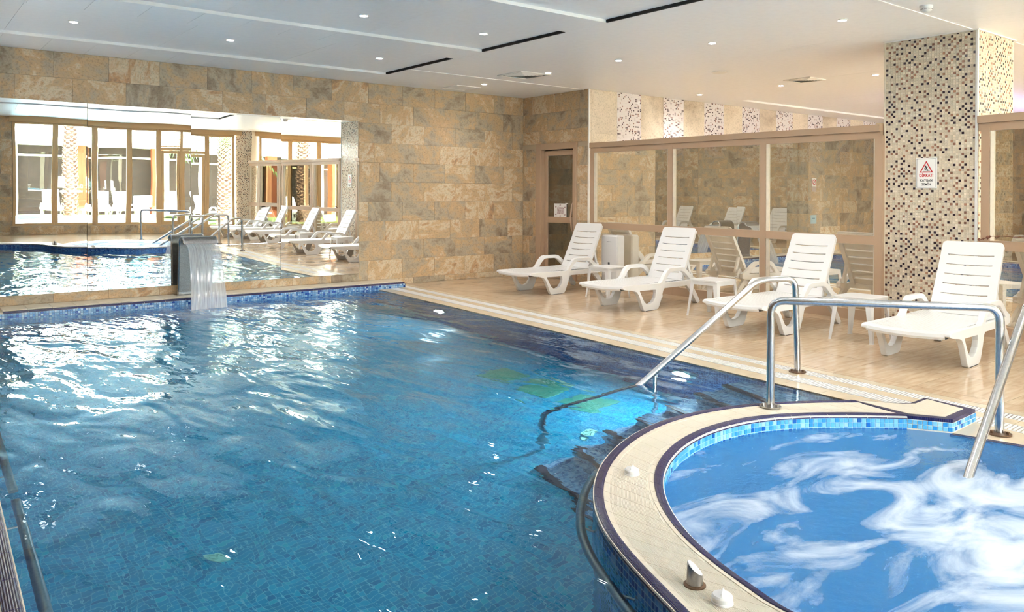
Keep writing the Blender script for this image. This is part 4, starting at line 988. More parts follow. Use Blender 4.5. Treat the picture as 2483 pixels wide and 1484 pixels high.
for j in range(nH + 1):
    t = j / nH; y = lip[0] - .02 - .44 * t ** .62 if False else lip[0] - .48 * (1 - (1 - t) ** 1.0) * (.35 + .65 * t ** .0) * t ** -.35 if t > 0 else lip[0]
    z = lip[1] - (lip[1] + .012) * t
    y = lip[0] - .46 * math.sqrt(t)
    row = []
    for i in range(nW + 1):
        s = i / nW; x = (fx0 + .012) * (1 - s) + (fx1 - .012) * s + (s - .5) * .05 * t - .04 * t
        row.append((x, y + .006 * math.sin(i * 2.1 + j * .3) * t, z))
    pts_.append(row)
for j in range(nH):
    for i in range(nW):
        wf.face([pts_[j][i], pts_[j][i + 1], pts_[j + 1][i + 1], pts_[j + 1][i]], [(i / nW, j / nH), ((i + 1) / nW, j / nH), ((i + 1) / nW, (j + 1) / nH), (i / nW, (j + 1) / nH)])
wf_o = wf.obj('falling_water', FALLWATER, None, smooth=True, fix=False); tag(wf_o, 'clear sheet of water falling from the steel fountain into the pool', 'water', kind='stuff')

# ------------------------------------------------------------------ handrails
def flange(parent, x, y, z, mat=RUST):
    f = MB().lathe([(.066, 0), (.066, .008), (.030, .012)], 20, (x, y, z)).obj('flange', mat, parent, smooth=True)
    for k in range(3):
        a = 2 * PI * k / 3 + .5; MB().lathe([(.010, .006), (.010, .022), (.006, .026)], 8, (x + .048 * math.cos(a), y + .048 * math.sin(a), z)).obj('bolt', mat, f)
RR = .0245
ra = thing('handrail', 'sloping steel handrail running from the deck down into the main pool', 'handrail', (0, 0, 0))
PA = bend([(5.709, 3.562, .01), (5.69, 3.575, .745), (5.43, 3.735, .735), (4.456, 4.065, 0.0), (3.70, 4.32, -.52), (3.68, 4.33, -1.2)], .09)
MB().tube(PA, RR, 14).obj('rail', STEEL, ra, smooth=True)
MB().tube([(4.56, 4.035, .055), (4.56, 4.035, -1.0)], .016, 10).obj('support_post', STEEL, ra, smooth=True)
flange(ra, 5.709, 3.562, 0)
rb = thing('handrail', 'level steel guard rail spanning the end of the whirlpool surround', 'handrail', (0, 0, 0))
MB().tube(bend([(4.371, 2.915, ZT), (4.371, 2.915, .745), (5.172, 1.904, .745), (5.172, 1.904, .0)], .085), RR, 14).obj('rail', STEEL, rb, smooth=True)
flange(rb, 4.371, 2.915, ZT, STEEL_D); flange(rb, 5.172, 1.904, -.002)
rc = thing('handrail', 'slanting steel handrail dipping into the foam at the right edge of the picture', 'handrail', (0, 0, 0))
MB().tube(bend([(3.95, 1.66, -.24), (4.298, 1.719, 0.0), (5.373, 1.847, .70), (5.50, 1.865, .745), (5.78, 1.90, .745), (5.80, 1.90, 0)], .07), RR, 14).obj('rail', STEEL, rc, smooth=True)
flange(rc, 5.80, 1.90, 0)
rd = thing('handrail', 'slanting steel handrail at the rear of the whirlpool, seen in the mirror', 'handrail', (0, 0, 0))
MB().tube(bend([(3.95, .86, -.24), (4.27, .90, 0), (5.35, 1.02, .70), (5.48, 1.03, .745), (5.76, 1.05, .745), (5.78, 1.05, 0)], .07), RR, 12).obj('rail', STEEL, rd, smooth=True)
flange(rd, 5.78, 1.05, 0)
re = thing('handrail', 'level steel guard rail at the window side of the whirlpool, seen in the mirror', 'handrail', (0, 0, 0))
MB().tube(bend([(4.15, -.13, 0), (4.15, -.13, .745), (5.17, .62, .745), (5.17, .62, 0)], .085), RR, 12).obj('rail', STEEL, re, smooth=True)
flange(re, 4.15, -.13, 0); flange(re, 5.17, .62, 0)
# grab rails under the water line
gl_ = [(OO[k], II[k]) for k in range(int(NRAD * NSUB * .40), int(NRAD * NSUB * .80), 4)]
rf = thing('grab_rail', 'curved steel grab rail under water along the whirlpool surround', 'grab rail', (0, 0, 0))
gp = [(o + (o - i).normalized() * .075) for o, i in gl_]
MB().tube([(p.x, p.y, -.07) for p in gp], .021, 12).obj('rail', STEEL_D, rf, smooth=True)
for k in range(1, len(gp), 5): o = gl_[k][0]; MB().tube([(gp[k].x, gp[k].y, -.07), (o.x, o.y, -.07)], .008, 8).obj('bracket', STEEL_D, rf)
for ya, yb_, lab in ((3.0, 4.33, 'nearer steel grab rail under water along the left pool rim'), (4.46, 6.6, 'farther steel grab rail under water along the left pool rim')):
    t = thing('grab_rail', lab, 'grab rail', (0, 0, 0))
    if ya < 4: ya = 2.0
    MB().tube([(left_x(ya) + .075, ya, -.06), (left_x(yb_) + .075, yb_, -.06)], .021, 12).obj('rail', STEEL_D, t, smooth=True)
    for f in (.12, .85): y = ya + (yb_ - ya) * f; MB().tube([(left_x(y) + .075, y, -.06), (left_x(y), y, -.06)], .008, 8).obj('bracket', STEEL_D, t)

# controls on the surround
for i, (x, y, lab) in enumerate(((2.80, 2.62, 'white air control knob on the surround at the pool side bend'), (2.15, 1.61, 'white air control knob at the bottom of the picture'))):
    t = thing('air_control_knob', lab, 'knob', (x, y, ZT - .006), .5)
    MB().lathe([(.036, 0), (.036, .006), (.033, .008), (.034, .011), (.0345, .022), (.030, .028), (.0, .030)], 28).obj('dial', WHITEP, t, smooth=True)
    MB().raw([(-.028, -.005, .027), (.028, -.005, .027), (.028, .005, .027), (-.028, .005, .027), (-.022, -.0015, .038), (.022, -.0015, .038), (.022, .0015, .038), (-.022, .0015, .038)], [(4, 5, 6, 7), (0, 1, 5, 4), (1, 2, 6, 5), (2, 3, 7, 6), (3, 0, 4, 7)]).obj('ridge', WHITEP, t)
jb = thing('jet_button', 'slant-topped steel jet button on the whirlpool surround', 'button', (2.172, 1.74, ZT - .006), .0)
MB().lathe([(.038, 0), (.038, .004), (.030, .007)], 24).obj('base_ring', RUST, jb, smooth=True)
jm = MB(); n = 24; v = []
for k in range(n): a = 2 * PI * k / n; v.append((.028 * math.cos(a), .028 * math.sin(a), .005))
for k in range(n): a = 2 * PI * k / n; v.append((.026 * math.cos(a), .026 * math.sin(a), .058 - .020 * math.cos(a + .9)))
jm.raw(v, [(k, (k + 1) % n, n + (k + 1) % n, n + k) for k in range(n)] + [tuple(range(n, 2 * n))]); jm.obj('body', STEEL_D, jb, smooth=True)
jc = MB(); jc.raw([(p[0] * .98, p[1] * .98, p[2] + .0005) for p in v[n:]] + [(p[0] * .86, p[1] * .86, p[2] + .004) for p in v[n:]], [(k, (k + 1) % n, n + (k + 1) % n, n + k) for k in range(n)] + [tuple(range(n, 2 * n))]); jc.obj('cap', WHITEP, jb, smooth=True)

# ------------------------------------------------------------------ sun lounger
def make_lounger(label):
    """lies along +x from its foot end; back raised; centred on y = 0"""
    t = thing('sun_lounger', label, 'sun lounger')
    outer = [(-.01, .318), (.02, .328), (.40, .325), (.70, .318), (.745, .345), (.80, .415), (.845, .462), (.885, .484), (.93, .490), (1.17, .488), (1.215, .478), (1.27, .445), (1.36, .375), (1.46, .330), (1.46, .268), (1.40, .252), (.79, .252), (.765, .225), (.735, .14), (.690, .045), (.665, .012), (.63, 0), (.41, 0), (.385, .012), (.355, .068), (.315, .15), (.285, .205), (.245, .243), (.19, .262), (.10, .272), (.02, .285), (-.015, .300)]
    hole1 = [(.305, .252), (.615, .246), (.622, .20), (.605, .145), (.56, .098), (.50, .078), (.44, .085), (.395, .115), (.36, .165)]
    hole2 = [(.795, .318), (.825, .36), (.875, .412), (.915, .438), (.96, .445), (1.14, .443), (1.19, .430), (1.25, .388), (1.325, .328), (1.30, .318)]
    for s in (-1, 1):
        y0, y1 = (.300, .360) if s > 0 else (-.360, -.300)
        m = MB().prism(outer, [hole1, hole2], lambda a, b, d: (a, d, b), y0 + .01 * (s < 0), y1 - .01 * (s > 0))
        o = m.obj('side_frame', WHITEP, t)
        bv = o.modifiers.new('bevel', 'BEVEL'); bv.width = .006; bv.segments = 2; bv.limit_method = 'ANGLE'; bv.angle_limit = math.radians(50)
        MB().box(.42, y0 + .006, -.002 + .002, .62, y1 - .006, .004).obj('foot_pad', BLACKR, o)
        lg = MB().prism([(1.27, .262), (1.39, .262), (1.49, .15), (1.575, .03), (1.565, .005), (1.53, 0), (1.50, .02), (1.39, .16)], [], lambda a, b, d: (a, d, b), s * .285, s * .325).obj('rear_leg', WHITEP, t)
        MB().lathe([(.034, s * .255), (.036, s * .260), (.036, s * .280), (.034, s * .285)], 18, (1.525, 0, .036), 'y').obj('wheel', WHITEP, lg, smooth=True)
    # seat: curved nose, ribbed slats
    st = MB(); ns = 16
    def sz(y): return .322 - .012 * (1 - (y / .30) ** 2)
    rows_ = []
    def bow(y): return -.02 * (1 - (y / .33) ** 2)
    ycol = [-.31 + .62 * k / 12 for k in range(13)]
    prof_s = [(0.0, -.050, .0), (-.012, -.030, 0), (-.006, -.006, 0), (.02, .002, 0), (.06, .004, 0)]
    x = .09
    rr_ = []
    for dx, dz, _ in prof_s: rr_.append([(dx + bow(y) + .0, y, sz(y) + dz) for y in ycol])
    while x < 1.21:
        kk = max(0, 1 - (x - .09) / .5)
        for dx, dz in ((0, .004), (.004, -.006), (.012, -.006), (.016, .004)):
            rr_.append([(x + dx + bow(y) * (.35 + .65 * kk), y, sz(y) + dz) for y in ycol])
        x += .058
    rr_.append([(1.27, y, sz(y) + .003) for y in ycol]); rr_.append([(1.27, y, sz(y) - .03) for y in ycol])
    v = [p for r in rr_ for p in r]; nc = len(ycol); f = []
    for a in range(len(rr_) - 1):
        for b in range(nc - 1): f.append((a * nc + b, a * nc + b + 1, (a + 1) * nc + b + 1, (a + 1) * nc + b))
    st.raw(v, f)
    # underside
    st.raw([(-.0 + bow(y), y, sz(y) - .05) for y in ycol] + [(1.27, y, sz(y) - .03) for y in ycol], [(b, nc + b, nc + b + 1, b + 1) for b in range(nc - 1)])
    st.obj('seat', WHITEP, t, smooth=True, angle=25)
    MB().box(1.24, -.31, .262, 1.28, .31, .30).obj('cross_bar', WHITEP, t)
    MB().box(.30, -.31, .262, .34, .31, .295).obj('cross_bar', WHITEP, t)
    # backrest: slotted panel
    bl = math.hypot(.32, .66); bx, bz = 1.245, .318; ux, uz = .335 / math.hypot(.335, .655), .655 / math.hypot(.335, .655); Lb = math.hypot(.335, .655)
    def B3(a, b, d): return (bx + ux * b + uz * d, a, bz + uz * b - ux * d)     # a across, b up the back, d towards the rear
    wt, wb, rc_ = .262, .272, .035
    o2 = [(-wb, 0), (wb, 0), (wt, Lb - rc_)] + [(wt - rc_ + rc_ * math.cos(k * PI / 8), Lb - rc_ + rc_ * math.sin(k * PI / 8)) for k in range(1, 4)] + [(wt - rc_, Lb), (-wt + rc_, Lb)] + [(-wt + rc_ - rc_ * math.sin(k * PI / 8), Lb - rc_ + rc_ * math.cos(k * PI / 8)) for k in range(1, 4)] + [(-wt, Lb - rc_)]
    slots = []
    for fr_ in (.19, .325, .46, .595, .73, .865):
        b = Lb * (1 - fr_); hw = .198
        slots.append([(-hw, b - .004), (-hw * .5, b - .009), (hw * .5, b - .009), (hw, b - .004), (hw, b + .004), (hw * .5, b - .001), (-hw * .5, b - .001), (-hw, b + .004)])
    bk = MB().prism(o2, slots, B3, 0, .014).obj('backrest', WHITEP, t)
    bv = bk.modifiers.new('bevel', 'BEVEL'); bv.width = .004; bv.segments = 1; bv.limit_method = 'ANGLE'; bv.angle_limit = math.radians(50)
    for s in (-1, 1):
        q = [(s * (wb - .0), 0), (s * (wb - .055), 0), (s * (wt - .055), Lb - .03), (s * (wt - .0), Lb - .03)]
        MB().prism(q, [], B3, .013, .040).obj('back_stile', WHITEP, bk)
        MB().prism([(1.40, .545), (1.435, .56), (1.50, .34), (1.47, .325)], [], lambda a, b, d: (a, d, b), s * .222, s * .252).obj('prop', WHITEP, t)
        MB().prism([(1.44, .40), (1.47, .38), (1.475, .345), (1.50, .335), (1.50, .30), (1.525, .29), (1.46, .262), (1.33, .262)], [], lambda a, b, d: (a, d, b), s * .262, s * .290).obj('rack', WHITEP, t)
    for fr_ in (.19, .325, .46, .595, .73, .865):
        b = Lb * (1 - fr_); MB().prism([(-.205, b - .018), (.205, b - .018), (.205, b - .011), (-.205, b - .011)], [], B3, .013, .030).obj('rib', WHITEP, bk)
    MB().prism([(-wt + .05, Lb - .03), (wt - .05, Lb - .03), (wt - .05, Lb - .012), (-wt + .05, Lb - .012)], [], B3, .013, .036).obj('rib', WHITEP, bk)
    return t
GRL = 'sun loungers along the glass partition'
lg0 = make_lounger('white plastic sun lounger by the door, farthest in the row'); lg0['group'] = GRL
lg0.location = (6.94, 8.75, 0); lg0.rotation_euler = (0, 0, math.radians(4.5))
ROW = [(6.79, 6.87, 4.0, 'white plastic sun lounger between the two farther side tables'),
       (6.68, 4.90, 2.0, 'white plastic sun lounger between middle and nearest side tables'),
       (6.53, 3.11, 4.0, 'white plastic sun lounger in front of the mosaic column, largest in view'),
       (6.45, 1.25, 0.0, 'white sun lounger past the column seen only in the mirror, nearest to the column'),
       (6.35, -.10, -6.0, 'white sun lounger seen only in the mirror, second past the column'),
       (6.15, -1.15, -12.0, 'white sun lounger seen only in the mirror, closest to the windows')]
for x, y, a, lab in ROW: dup(lg0, (x, y, 0), math.radians(a), lab, GRL)
GW = 'sun loungers along the west wall'
for x, y, a, lab in ((-1.52, 4.2, 182, 'white sun lounger by the left wall, nearest to the windows, seen in the glass'), (-1.52, 6.60, 178, 'white sun lounger by the left wall, second from the windows, seen in the glass'),
                     (-1.52, 8.05, 181, 'white sun lounger by the left wall, third from the windows, seen in the glass'), (-1.45, 9.85, 174, 'white sun lounger by the left wall in the back corner, seen in the glass')):
    dup(lg0, (x, y, 0), math.radians(a), lab, GW)

# ------------------------------------------------------------------ side tables
def make_table(label):
    t = thing('side_table', label, 'side table', group='white side tables between loungers')
    def rsq(h, r, n=5):
        P = []
        for cx_, cy_, a0 in ((h - r, h - r, 0), (-h + r, h - r, 90), (-h + r, -h + r, 180), (h - r, -h + r, 270)):
            for k in range(n + 1): a = math.radians(a0 + 90 * k / n); P.append((cx_ + r * math.cos(a), cy_ + r * math.sin(a)))
        return P
    o = MB().prism(rsq(.195, .04), [], lambda a, b, d: (a, b, d), .405, .425).obj('top', WHITEP, t)
    bv = o.modifiers.new('bevel', 'BEVEL'); bv.width = .006; bv.segments = 2; bv.limit_method = 'ANGLE'
    MB().prism(rsq(.188, .036), [rsq(.176, .03)], lambda a, b, d: (a, b, d), .365, .406).obj('apron', WHITEP, t)
    for sx in (-1, 1):
        for sy in (-1, 1):
            a = (sx * .158, sy * .158); b = (sx * .203, sy * .203)
            v = []
            for (c, w, z) in ((a, .034, .406), ((a[0] * .65 + b[0] * .35, a[1] * .65 + b[1] * .35), .027, .25), (b, .017, .012), (b, .021, 0.0)):
                v += [(c[0] - sx * w * .9, c[1] + sy * w * .9, z), (c[0] + sx * w * .75, c[1] + sy * w * .75, z), (c[0] + sx * w * .9, c[1] - sy * w * .9, z), (c[0] + sx * w * .1, c[1] + sy * w * .1, z)]
            f = []
            for i in range(3):
                for k in range(4): f.append((i * 4 + k, i * 4 + (k + 1) % 4, i * 4 + 4 + (k + 1) % 4, i * 4 + 4 + k))
            f += [(0, 1, 2, 3), (12, 13, 14, 15)]
            MB().raw(v, f).obj('leg', WHITEP, t)
    return t
tb0 = make_table('white plastic side table at the far end, beside the lounger by the door'); tb0.location = (7.83, 7.79, 0); tb0.rotation_euler = (0, 0, .02)
dup(tb0, (7.63, 5.86, 0), .03, 'white plastic side table in the middle of the three'); dup(tb0, (7.52, 4.01, 0), .05, 'white plastic side table nearest, beside the mosaic column')

# dehumidifier
dh = thing('dehumidifier', 'white box dehumidifier standing at the glass behind the farthest lounger', 'dehumidifier', (8.57, 8.50, 0), math.radians(-2))
MB().bbox(0, -.175, .03, .16, .175, .80, .018).obj('body', WHITEP, dh)
MB().bbox(-.006, -.165, .31, .01, .165, .785, .006).obj('front_panel', WHITEP, dh)
MB().bbox(-.004, -.022, .325, .0, .022, .385, .002).obj('display', plain('dark_display', s2l(70, 70, 74), .4), dh) if False else MB().box(-.0075, -.020, .20 + .14, -.002, .020, .395).obj('display', plain('dark_display', s2l(70, 70, 74), .4), dh)
for k in range(7): MB().box(-.0075, -.05 + k * .014, .70, -.005, -.041 + k * .014, .706).obj('mark', bpy.data.materials['dark_display'], dh)
MB().box(.01, -.16, 0, .15, .16, .03).obj('plinth', BLACKR, dh)
# dry twig lying on the mid rail right of the column
tw = thing('dry_twig', 'dry brown twig lying on the partition mid rail right of the column', 'twig', (0, 0, 0))
MB().tube([(8.63, 3.37, .966), (8.625, 3.31, .985), (8.62, 3.25, 1.008), (8.615, 3.15, 1.012), (8.60, 3.0, 1.005), (8.59, 2.8, .99)], [.004, .004, .003, .003, .003, .002], 6).obj('stem', plain('dry_leaf', s2l(120, 74, 56), .8), tw)
for (y, z, r) in ((3.37, .972, .014), (3.33, .98, .010), (3.29, .995, .018), (3.27, 1.004, .012)): MB().lathe([(.001, -r * 1.3), (r * .6, -r * .6), (r, 0), (r * .5, r * .7), (.001, r)], 7, (8.622, y, z)).obj('leaf', bpy.data.materials['dry_leaf'], tw)
# small signs on the pier (seen in the glass)
ns = thing('no_smoking_sign', 'small no smoking sign on the tiled pier, seen in the glass', 'sign', (.80, W - .284, 1.72))
MB().box(-.08, -.003, -.10, .08, .0, .10).obj('plate', PAPER, ns); MB().box(-.08, -.003, -.22, .08, 0, -.11).obj('plate', plain('grey_sign', s2l(200, 180, 170), .5), ns)
MB().prism([(.066 * math.cos(k * PI / 12), .066 * math.sin(k * PI / 12)) for k in range(24)], [[(.050 * math.cos(k * PI / 12), .050 * math.sin(k * PI / 12)) for k in range(24)]], lambda a, b, d: (a, d, b), -.0045, -.003).obj('ring', REDINK, ns)
MB().prism([(-.045, .035), (-.035, .045), (.045, -.035), (.035, -.045)], [], lambda a, b, d: (a, d, b), -.0045, -.003).obj('slash', REDINK, ns)
MB().prism([(-.038, -.006), (.03, -.006), (.03, .006), (-.038, .006)], [], lambda a, b, d: (a, d, b), -.004, -.003).obj('cigarette', BLACKINK, ns)
nb2 = thing('blue_notice', 'small pale blue notice low on the tiled pier, seen in the glass', 'sign', (.82, W - .284, .86))
MB().box(-.11, -.003, -.10, .11, 0, .10).obj('plate', plain('pale_blue_sign', s2l(176, 206, 214), .5), nb2); MB().box(-.05, -.0045, .01, .05, -.003, .035).obj('line', plain('sign_blue', s2l(110, 150, 170), .5), nb2)

# ------------------------------------------------------------------ ceiling fittings
def make_downlight(label):
    t = thing('downlight', label, 'ceiling light', group='recessed ceiling downlights')
    MB().lathe([(.050, .0), (.052, -.006), (.040, -.009), (.038, -.002), (.0365, 0)], 24).obj('trim_ring', WHITE_M, t, smooth=True)
    MB().lathe([(.037, -.003), (.030, -.006), (.002, -.008)], 20).obj('lens', LAMP, t, smooth=True)
    return t
lights_main = [(1.50, 9.02, CZ + .028, 'leftmost ceiling downlight in the bay nearest to the mirror wall'), (3.05, 8.97, CZ + .028, 'second ceiling downlight from the left in the bay nearest to the mirror wall'), (4.93, 8.97, CZ + .028, 'right-hand ceiling downlight in the bay nearest to the mirror wall'),
    (2.43, 6.96, CZ + .028, 'ceiling downlight cut by the top edge of the picture'), (3.64, 6.93, CZ + .028, 'middle ceiling downlight of the second recessed bay'), (5.04, 6.89, CZ + .028, 'right-hand ceiling downlight of the second recessed bay'),
    (7.23, 9.86, CZ, 'ceiling downlight beside the access hatch'), (7.24, 8.38, CZ, 'ceiling downlight beside the larger air vent'), (7.26, 7.05, CZ, 'ceiling downlight over the second lounger, third from the corner'), (7.24, 5.59, CZ, 'ceiling downlight in the deck row, fourth from the far corner'), (7.26, 4.07, CZ, 'ceiling downlight in the deck row just left of the smoke detector'),
    (10.89, 5.61, CZ, 'ceiling downlight behind the glass just left of the column top'), (10.84, 7.07, CZ, 'ceiling downlight behind the glass beside the smaller air vent'), (10.77, 8.57, CZ, 'ceiling downlight behind the glass nearest to the striped wall'), (10.96, 4.05, CZ, 'ceiling downlight peeking out right of the column'),
    (3.0, 4.75, CZ + .028, 'ceiling downlight over the near pool, out of frame left'), (5.0, 4.75, CZ + .028, 'ceiling downlight over the near pool, out of frame right'), (7.25, 2.5, CZ, 'ceiling downlight over the deck past the column'), (7.0, .6, CZ, 'ceiling downlight over the deck near the windows'), (4.6, 2.5, CZ + .028, 'ceiling downlight above the whirlpool, pool side'), (2.6, 2.5, CZ + .028, 'ceiling downlight above the whirlpool, left side'), (4.0, .4, CZ, 'ceiling downlight above the whirlpool, window side'),
    (-1.8, 8.5, CZ + .028, 'ceiling downlight over the left deck, rear'), (-1.8, 5.0, CZ + .028, 'ceiling downlight over the left deck, front')]
dl0 = make_downlight('x'); first = True
spot = bpy.data.lights.new('downlight_beam', 'SPOT'); spot.energy = SPOT_W; spot.spot_size = math.radians(150); spot.spot_blend = .9; spot.shadow_soft_size = .05; spot.color = (1, .97, .94)
for x, y, z, lab in lights_main:
    d = dl0 if first else dup(dl0, (0, 0, 0), 0)
    first = False; d.location = (x, y, z); d['label'] = lab
    lo_ = bpy.data.objects.new('downlight_beam', spot); COL.objects.link(lo_); lo_.parent = d; lo_.location = (0, 0, -.02)
lv_ = bpy.data.lights.new('violet_cove', 'AREA'); lv_.energy = 14; lv_.color = (.55, .45, 1); lv_.shape = 'RECTANGLE'; lv_.size = 5; lv_.size_y = .1
lvo = bpy.data.objects.new('violet_cove', lv_); COL.objects.link(lvo); lvo.location = (16, 5.8, 2.6); lvo.rotation_euler = (math.radians(165), 0, 0)

def vent(x, y, s, label, dark):
    t = thing('air_vent', label, 'air vent', (x, y, CZ))
    fm_ = MB()
    for b in ((-s, -s, s, -s + .035), (-s, s - .035, s, s), (-s, -s + .035, -s + .035, s - .035), (s - .035, -s + .035, s, s - .035)): fm_.bbox(b[0], b[1], -.012, b[2], b[3], .0, .003)
    fm_.obj('frame', WHITE_M, t)
    MB().box(-s + .03, -s + .03, -.001, s - .03, s - .03, .0).obj('throat', DARKGAP if dark else plain('vent_throat', s2l(110, 104, 100), .8), t)
    for k in range(1, 6):
        h = (s - .035) * (1 - k / 6.2); w = (s - .035) / 6.2 * .75
        for (ax, sg_) in ((0, 1), (0, -1), (1, 1), (1, -1)):
            p = [(-h, h), (h, h), (h - w * .6, h - w), (-h + w * .6, h - w)]; q = []
            for i, (a, b) in enumerate(p):
                z = -.003 if i < 2 else -.016; q.append((a, b * sg_, z) if ax == 0 else (b * sg_, a, z))
            MB().face(q).obj('louvre', WHITE_M, t)
    return t
vent(7.12, 8.76, .275, 'square white air vent in the ceiling over the far lounger', False)
vent(10.58, 6.51, .215, 'square air vent with blackened slots behind the glass', True)
vent(14.6, 3.4, .25, 'square air vent in the ceiling far right of the column', True)
cv = thing('ceiling_cap', 'round white blanking cap on the ceiling behind the partition', 'ceiling cap', (9.04, 6.85, CZ)); MB().lathe([(.11, 0), (.11, -.006), (.10, -.009), (.0, -.010)], 28).obj('disc', WHITE_M, cv, smooth=True)
sd = thing('smoke_detector', 'white smoke detector on the ceiling at the top right', 'smoke detector', (7.30, 3.30, CZ))
MB().lathe([(.055, 0), (.055, -.018), (.052, -.022)], 28).obj('base', WHITEP, sd, smooth=True); MB().lathe([(.052, -.022), (.048, -.040), (.038, -.052), (.016, -.060), (.002, -.061)], 28).obj('dome', WHITEP, sd, smooth=True)
for k in range(10): a = 2 * PI * k / 10; MB().box(-.010, .0485, -.036, .010, .0505, -.033).obj('slot', BLACKR, sd).rotation_euler = (0, 0, a)

# ------------------------------------------------------------------ window front (behind the camera, seen in the mirror)
YF = -2.62
kerb = struct(MB().box(1.40, YF - .12, 0, 19, YF + .10, .245).obj('trim_2', GROUT))
x = 1.42
while x < 7.2: inst('kerb_tile', tile_mesh(.595, .215, STONE), kerb, (x + .3, YF + .103, .115), (0, 0, PI)); x += .6
def window(i, x0, x1, z0=.24, z1=2.96, y=YF, mull=.07):
    w = struct(bpy.data.objects.new('window_%d' % i, None)); COL.objects.link(w)
    f = MB()
    for b in ((x0, z0, x0 + mull, z1), (x1 - mull, z0, x1, z1), (x0 + mull, z0, x1 - mull, z0 + .06), (x0 + mull, z1 - .06, x1 - mull, z1)): f.bbox(b[0], y - .04, b[1], b[2], y + .04, b[3], .004)
    f.obj('window_frame', FRAME_F, w); MB().box(x0 + mull, y - .004, z0 + .06, x1 - mull, y + .004, z1 - .06).obj('window_pane', CLEAR, w)
xs = [1.46, 2.42, 3.33, 4.18, 4.97]
for i in range(4): window(i + 1, xs[i], xs[i + 1])
window(5, 6.20, 7.02)
# double door with louvre and top light
dd_ = struct(bpy.data.objects.new('door_2', None)); COL.objects.link(dd_)
f = MB()
for b in ((4.97, .2, 5.03, 2.96), (5.53, .2, 5.60, 2.96), (6.14, .2, 6.20, 2.96), (5.03, 2.90, 5.53, 2.96), (5.60, 2.90, 6.14, 2.96), (5.03, 2.36, 5.53, 2.44), (5.60, 2.36, 6.14, 2.44)): f.bbox(b[0], YF - .045, b[1], b[2], YF + .045, b[3], .004)
f.obj('door_frame', FRAME_F, dd_)
for k in range(9): MB().raw([(5.03, YF - .03, 2.455 + k * .05), (5.53, YF - .03, 2.455 + k * .05), (5.53, YF + .03, 2.485 + k * .05), (5.03, YF + .03, 2.485 + k * .05), (5.03, YF - .03, 2.463 + k * .05), (5.53, YF - .03, 2.463 + k * .05), (5.53, YF + .03, 2.493 + k * .05), (5.03, YF + .03, 2.493 + k * .05)], [(0, 1, 2, 3), (4, 5, 6, 7), (0, 1, 5, 4), (2, 3, 7, 6), (0, 3, 7, 4), (1, 2, 6, 5)]).obj('louvre_slat', FRAME_F, dd_)
MB().box(5.60, YF - .004, 2.44, 6.14, YF + .004, 2.90).obj('window_pane', CLEAR, dd_)
for x0, x1 in ((5.035, 5.53), (5.60, 6.135)):
    f = MB()
    for b in ((x0, .22, x0 + .07, 2.35), (x1 - .07, .22, x1, 2.35), (x0 + .07, .22, x1 - .07, .34), (x0 + .07, 2.27, x1 - .07, 2.35)): f.bbox(b[0], YF - .03, b[1], b[2], YF + .03, b[3], .003)
    lf_ = f.obj('door_leaf', FRAME_F, dd_); MB().box(x0 + .07, YF - .003, .34, x1 - .07, YF + .003, 2.27).obj('door_pane', CLEAR, lf_)
MB().tube(bend([(5.49, YF + .03, .95), (5.49, YF + .09, .97), (5.49, YF + .09, 1.45), (5.49, YF + .03, 1.47)], .02), .013, 8).obj('door_handle', FRAME_F, dd_, smooth=True)
head = struct(MB().box(1.40, YF - .10, 2.96, 19, YF + .10, CZ + .1).obj('trim_3', FRAME_F))
# second mosaic column at the joint of window front and partition
c2 = thing('mosaic_column', 'mosaic column at the corner of the windows, seen in the mirror', 'column', (7.42, -2.68, 0), math.radians(38))
MB().box(-.24, -.24, 0, .24, .24, CZ).obj('core', cg, c2)
for k, (p, q) in enumerate((((-.24, .24), (-.24, -.24)), ((.24, .24), (-.24, .24)), ((-.24, -.24), (.24, -.24)))):
    mosaic_strip('side_mosaic', [Vector(p), Vector(q)], rows, CPAL, c2, None, 1, .003, .0272)
# windows of the room behind the glass
xw = [7.75, 8.7, 9.65, 10.6, 11.55, 12.5, 13.45, 14.4, 15.35, 16.3, 17.25, 18.2]
for i in range(len(xw) - 1): window(6 + i, xw[i], xw[i + 1], y=YF)

# ------------------------------------------------------------------ outdoors (seen in the mirror)
ground = struct(MB().box(-30, -60, -.12, 45, YF - .12, -.02).obj('ground', plain('paving', s2l(214, 206, 192), .8, 0, .3, .1, 3)))
GRASS = plain('grass', s2l(64, 84, 34), .9, 0, .2, .5, 25)
gs = MB().box(-6, -13.5, -.02, 24, -8.4, .05).obj('lawn', GRASS); tag(gs, 'sunlit strip of grass beyond the outdoor pool, seen in the mirror', 'grass', kind='stuff')
op = thing('outdoor_pool', 'outdoor pool with grey raised wall outside the windows, seen in the mirror', 'pool', (0, 0, 0))
MB().box(-4, -7.6, -.02, 5.0, -5.05, .22).obj('raised_wall', plain('grey_render', s2l(84, 88, 94), .8), op)
MB().box(-4, -7.6, .22, 5.0, -5.05, .27).obj('coping', WHITE_M, op)
MB().box(-3.8, -7.4, .265, 4.8, -5.3, .275).obj('water', plain('outdoor_water', s2l(50, 140, 178), .05), op)
bl_ = thing('building', 'long cream building with dark glass and orange pillars across the garden', 'building', (0, 0, 0))
MB().box(-8, -17.5, 0, 26, -14.2, 3.6).obj('wall', plain('dark_glass_wall', s2l(52, 42, 36), .5, 0, .2, .3, 1.0), bl_)
MB().box(-8, -17, 2.72, 26, -12.6, 4.3).obj('eaves', plain('white_eaves', s2l(246, 244, 240), .6), bl_)
CREAM = plain('cream_frame', s2l(232, 222, 196), .5); ORANGE = plain('orange_render', s2l(120, 56, 18), .7)
for k in range(14): MB().box(-6.4 + 2.68 * k, -14.2, 0, -6.18 + 2.68 * k, -13.95, 2.72).obj('mullion', CREAM, bl_)
